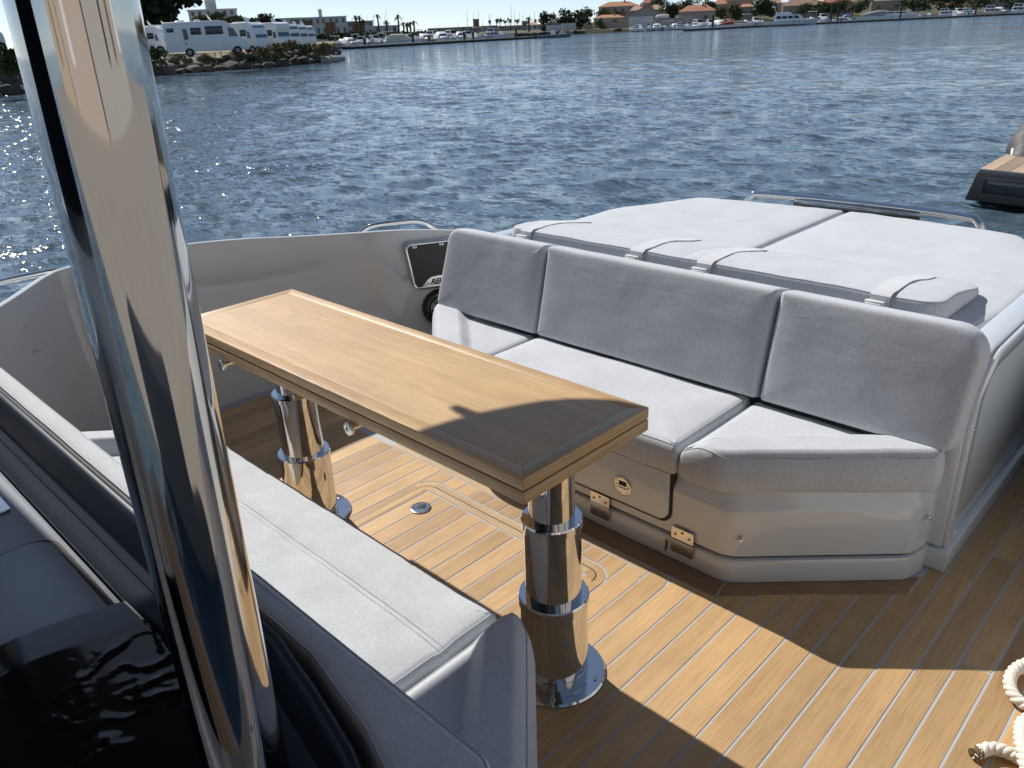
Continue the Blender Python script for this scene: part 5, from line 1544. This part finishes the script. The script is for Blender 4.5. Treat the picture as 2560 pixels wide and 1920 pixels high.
boat(1840, 296, 96, 0, 'sleek white cruiser with a dark red cockpit cover', 'cruiser', 'cruiser_boat', 'boat_red')
boat(1982, 300, 138, 0, 'large white motor yacht with flybridge, biggest boat of the marina', 'yacht', 'motor_yacht', hk=1.0)
boat(2098, 338, 46, 170, 'boat under a tall beige grey cover beside two piles', 'covered', 'moored_boat', 'boat_grey')
boat(2128, 332, 40, 0, 'small dinghy with grey screen before the big cruiser', 'open', 'dinghy', 'boat_grey')
boat(2222, 352, 150, 0, 'big white cruiser with a dark grey canopy', 'cruiser', 'cruiser_boat', 'boat_grey')
DN = [(2272, 360, 'covered', 0, 'boat_white', 6.5, 'low white dinghy right of the tall pile'), (2296, 366, 'open', -70, 'boat_navy', 7.5, 'dark-topped dinghy, left one of two'), (2322, 368, 'open', -110, 'boat_navy', 7.5, 'dark-topped dinghy, right one of two'), (2364, 372, 'cabin', 0, 'boat_white', 10, 'white cabin boat right of the dinghies'),
      (2398, 368, 'cabin', -75, 'boat_blue', 9, 'pilot boat with blue-grey glazed cabin'), (2420, 384, 'cabin', -20, 'boat_white', 9, 'white boat behind the pilot boat'), (2548, 388, 'cabin', 0, 'boat_white', 12, 'white cruiser cut off by the right edge'), (2500, 396, 'covered', -60, 'boat_white', 9, 'white-covered boat behind the cream-sided launch')]
for (px, d_, kd, yw, cv, L_, lb) in DN: boat(px, d_, 0, yw, lb, kd, 'moored_boat', cv, Lm=L_*1.25, group='boats along the right-hand pontoon')
boat(2478, 376, 92, 0, 'cream-sided launch with white cabin near the right edge', 'cabin', 'launch', 'boat_white', 'boat_cream')
# upturned cream hull cover on the quay
t, s = put('hull_cover', 'long pale yellow rounded cover standing on the quay wall', 'cover', 1655, 350, zp(1655, 46, 350))
MB().loft([[Vector((x, -.9*w, 0)), Vector((x, -.7*w, .9*w)), Vector((x, 0, 1.3*w)), Vector((x, .7*w, .9*w)), Vector((x, .9*w, 0))] for x, w in ((-2.6, .35), (-2, .9), (0, 1.0), (1.8, 1.0), (2.6, .8))]).build('shell', MAT['boat_cream'], t, smooth=True)
MB().box((-2.2, -.5, -1.2), (2.2, .5, 0)).build('cradle', MAT['concrete'], t)

# ---------------------------------------------------------------- neighbouring boat, right
nb = thing('black_tender', 'black-hulled boat with teak stern platform, cut off by the right edge', 'boat')
ZT = -.42
A = on_deck(2445, 422, ZT); Rr = on_deck(2560, 433.5, ZT); Bf = on_deck(2531, 380, ZT)
e2 = Vector((math.cos(rad(92.5)), math.sin(rad(92.5)), 0)); e1 = Vector((e2.y, -e2.x, 0))
SL = -math.tan(rad(12))      # the stern edge is swept
nbM = Matrix(((e1.x, e2.x, 0, A.x), (e1.y, e2.y, 0, A.y), (0, 0, 1, 0), (0, 0, 0, 1)))
def NB(mb, name, m, parent=nb, **k):
    mb.v = [tuple(nbM @ Vector(v)) for v in mb.v]
    return mb.build(name, MAT[m], parent, **k)
NB(MB().prism([(-.09, -.03), (4.2, -.03+4.2*SL), (4.2, 3.2), (.15, 3.2)], -.83, ZT-.03, taper=[(.0, .0), (4.2, 4.2*SL), (4.2, 3.2), (.2, 3.2)]), 'platform', 'black_plastic', bevel=.02)
NB(MB().box((.10, -.036, -.72), (4.2, .01, -.52), Matrix(((1, 0, 0, 0), (SL, 1, 0, 0), (0, 0, 1, 0), (0, 0, 0, 1)))), 'locker_panel', 'navy', bevel=.008)
NB(MB().box((.16, -.042, -.70), (4.2, -.03, -.545), Matrix(((1, 0, 0, 0), (SL, 1, 0, 0), (0, 0, 1, 0), (0, 0, 0, 1)))), 'locker_inset', 'black_gloss', bevel=.006)
NB(MB().box((.72, -.07, -.565), (.78, -.03, -.535), Matrix(((1, 0, 0, 0), (SL, 1, 0, 0), (0, 0, 1, 0), (0, 0, 0, 1)))), 'locker_catch', 'steel', bevel=.004)
NB(MB().box((.02, .02, ZT-.03), (4.2, 3.1, ZT-.004), Matrix(((1, 0, 0, 0), (SL, 1, 0, 0), (0, 0, 1, 0), (0, 0, 0, 1)))), 'caulking', 'boat_grey')
wood('deck_plank_pale', (.40, .28, .18), (.55, .41, .28), 1, .6)
for k in range(20):
    x0 = .02+k*.185; x1 = x0+.17
    NB(MB().prism([(x0, .03+x0*SL), (x1, .03+x1*SL), (x1, 1.75), (x0, 1.75)], ZT-.01, ZT), 'teak_plank', 'deck_plank_pale')
NB(MB().tube(catmull([(.33, 1.25, -.62), (.25, 1.6, -.45), (.30, 2.2, -.15), (.38, 3.2, -.02), (.40, 5.0, .0)], 6), [.16]*3+[.22]*4+[.30]*6+[.33]*12, 20), 'tube', 'rubber', smooth=True, ang=60)
NB(MB().tube([(.18, 1.28, -.60), (.12, 1.55, -.42)], [.10, .12], 12), 'tube_cap', 'black_plastic', smooth=True)
NB(MB().tube([(.35, 2.6, .28), (.35, 2.9, .31)], .04, 8), 'tube_handle', 'black_plastic', smooth=True)
NB(MB().prism([(.72, 1.78), (4.2, 1.78), (4.2, 3.2), (.72, 3.2)], ZT, .15, taper=[(1.0, 2.3), (4.2, 2.3), (4.2, 3.2), (1.0, 3.2)]), 'transom_block', 'rubber', bevel=.02)
NB(MB().lathe([(.10, -.01), (.10, .02), (.085, .04), (.05, .045)], 24, Matrix.Translation((1.28, 1.93, -.22)) @ Matrix.Rotation(rad(60), 4, 'X')), 'filler_cap', 'chrome', smooth=True)
NB(MB().tube([(.52, 1.30, ZT+.05), (.62, 1.75, ZT+.05)], [.06, .075], 10), 'cleat', 'boat_grey', smooth=True)
NB(MB().prism([(.55, .5), (4.2, .5), (4.2, 9), (1.2, 9)], -1.4, -.83), 'hull', 'black_gloss')

# ---------------------------------------------------------------- quay behind the camera
q = MB().box((2.2, -40, -2.5), (60, 25, .1))
tag(q.build('quay', MAT['concrete'], None, bevel=.05), kind='structure')
for i, (y0, y1, h, mt) in enumerate(((-30, -16, 13, 'render_ochre'), (-15.5, -2, 12, 'render_pink'), (-1.5, 14, 12.5, 'render_grey'))):
    t = thing('quay_house', ('ochre quay house behind the camera, forward', 'pink quay house behind the camera, middle', 'grey quay house behind the camera, aft')[i], 'house', (12, (y0+y1)/2, .1))
    w_ = y1-y0
    MB().box((0, -w_/2, 0), (9, w_/2, h)).build('wall', MAT[mt], t)
    MB().prism([(-.4, -w_/2-.3), (9.4, -w_/2-.3), (9.4, w_/2+.3), (-.4, w_/2+.3)], h+.01, h+2, taper=[(4, -w_/2+2), (5, -w_/2+2), (5, w_/2-2), (4, w_/2-2)]).build('roof', MAT['terracotta'], t)
    for k in range(4):
        for j in range(4):
            y = -w_/2+w_*(k+.5)/4+random.uniform(-.8, .8)
            if random.random() < .35: continue
            ww = random.choice((.35, .6, .9))
            MB().box((-.06, y-ww, 1+j*2.8), (.03, y+ww, 2.6+j*2.8)).build('window', MAT[random.choice(('glass_dark', 'shutter', 'render_white'))], t)
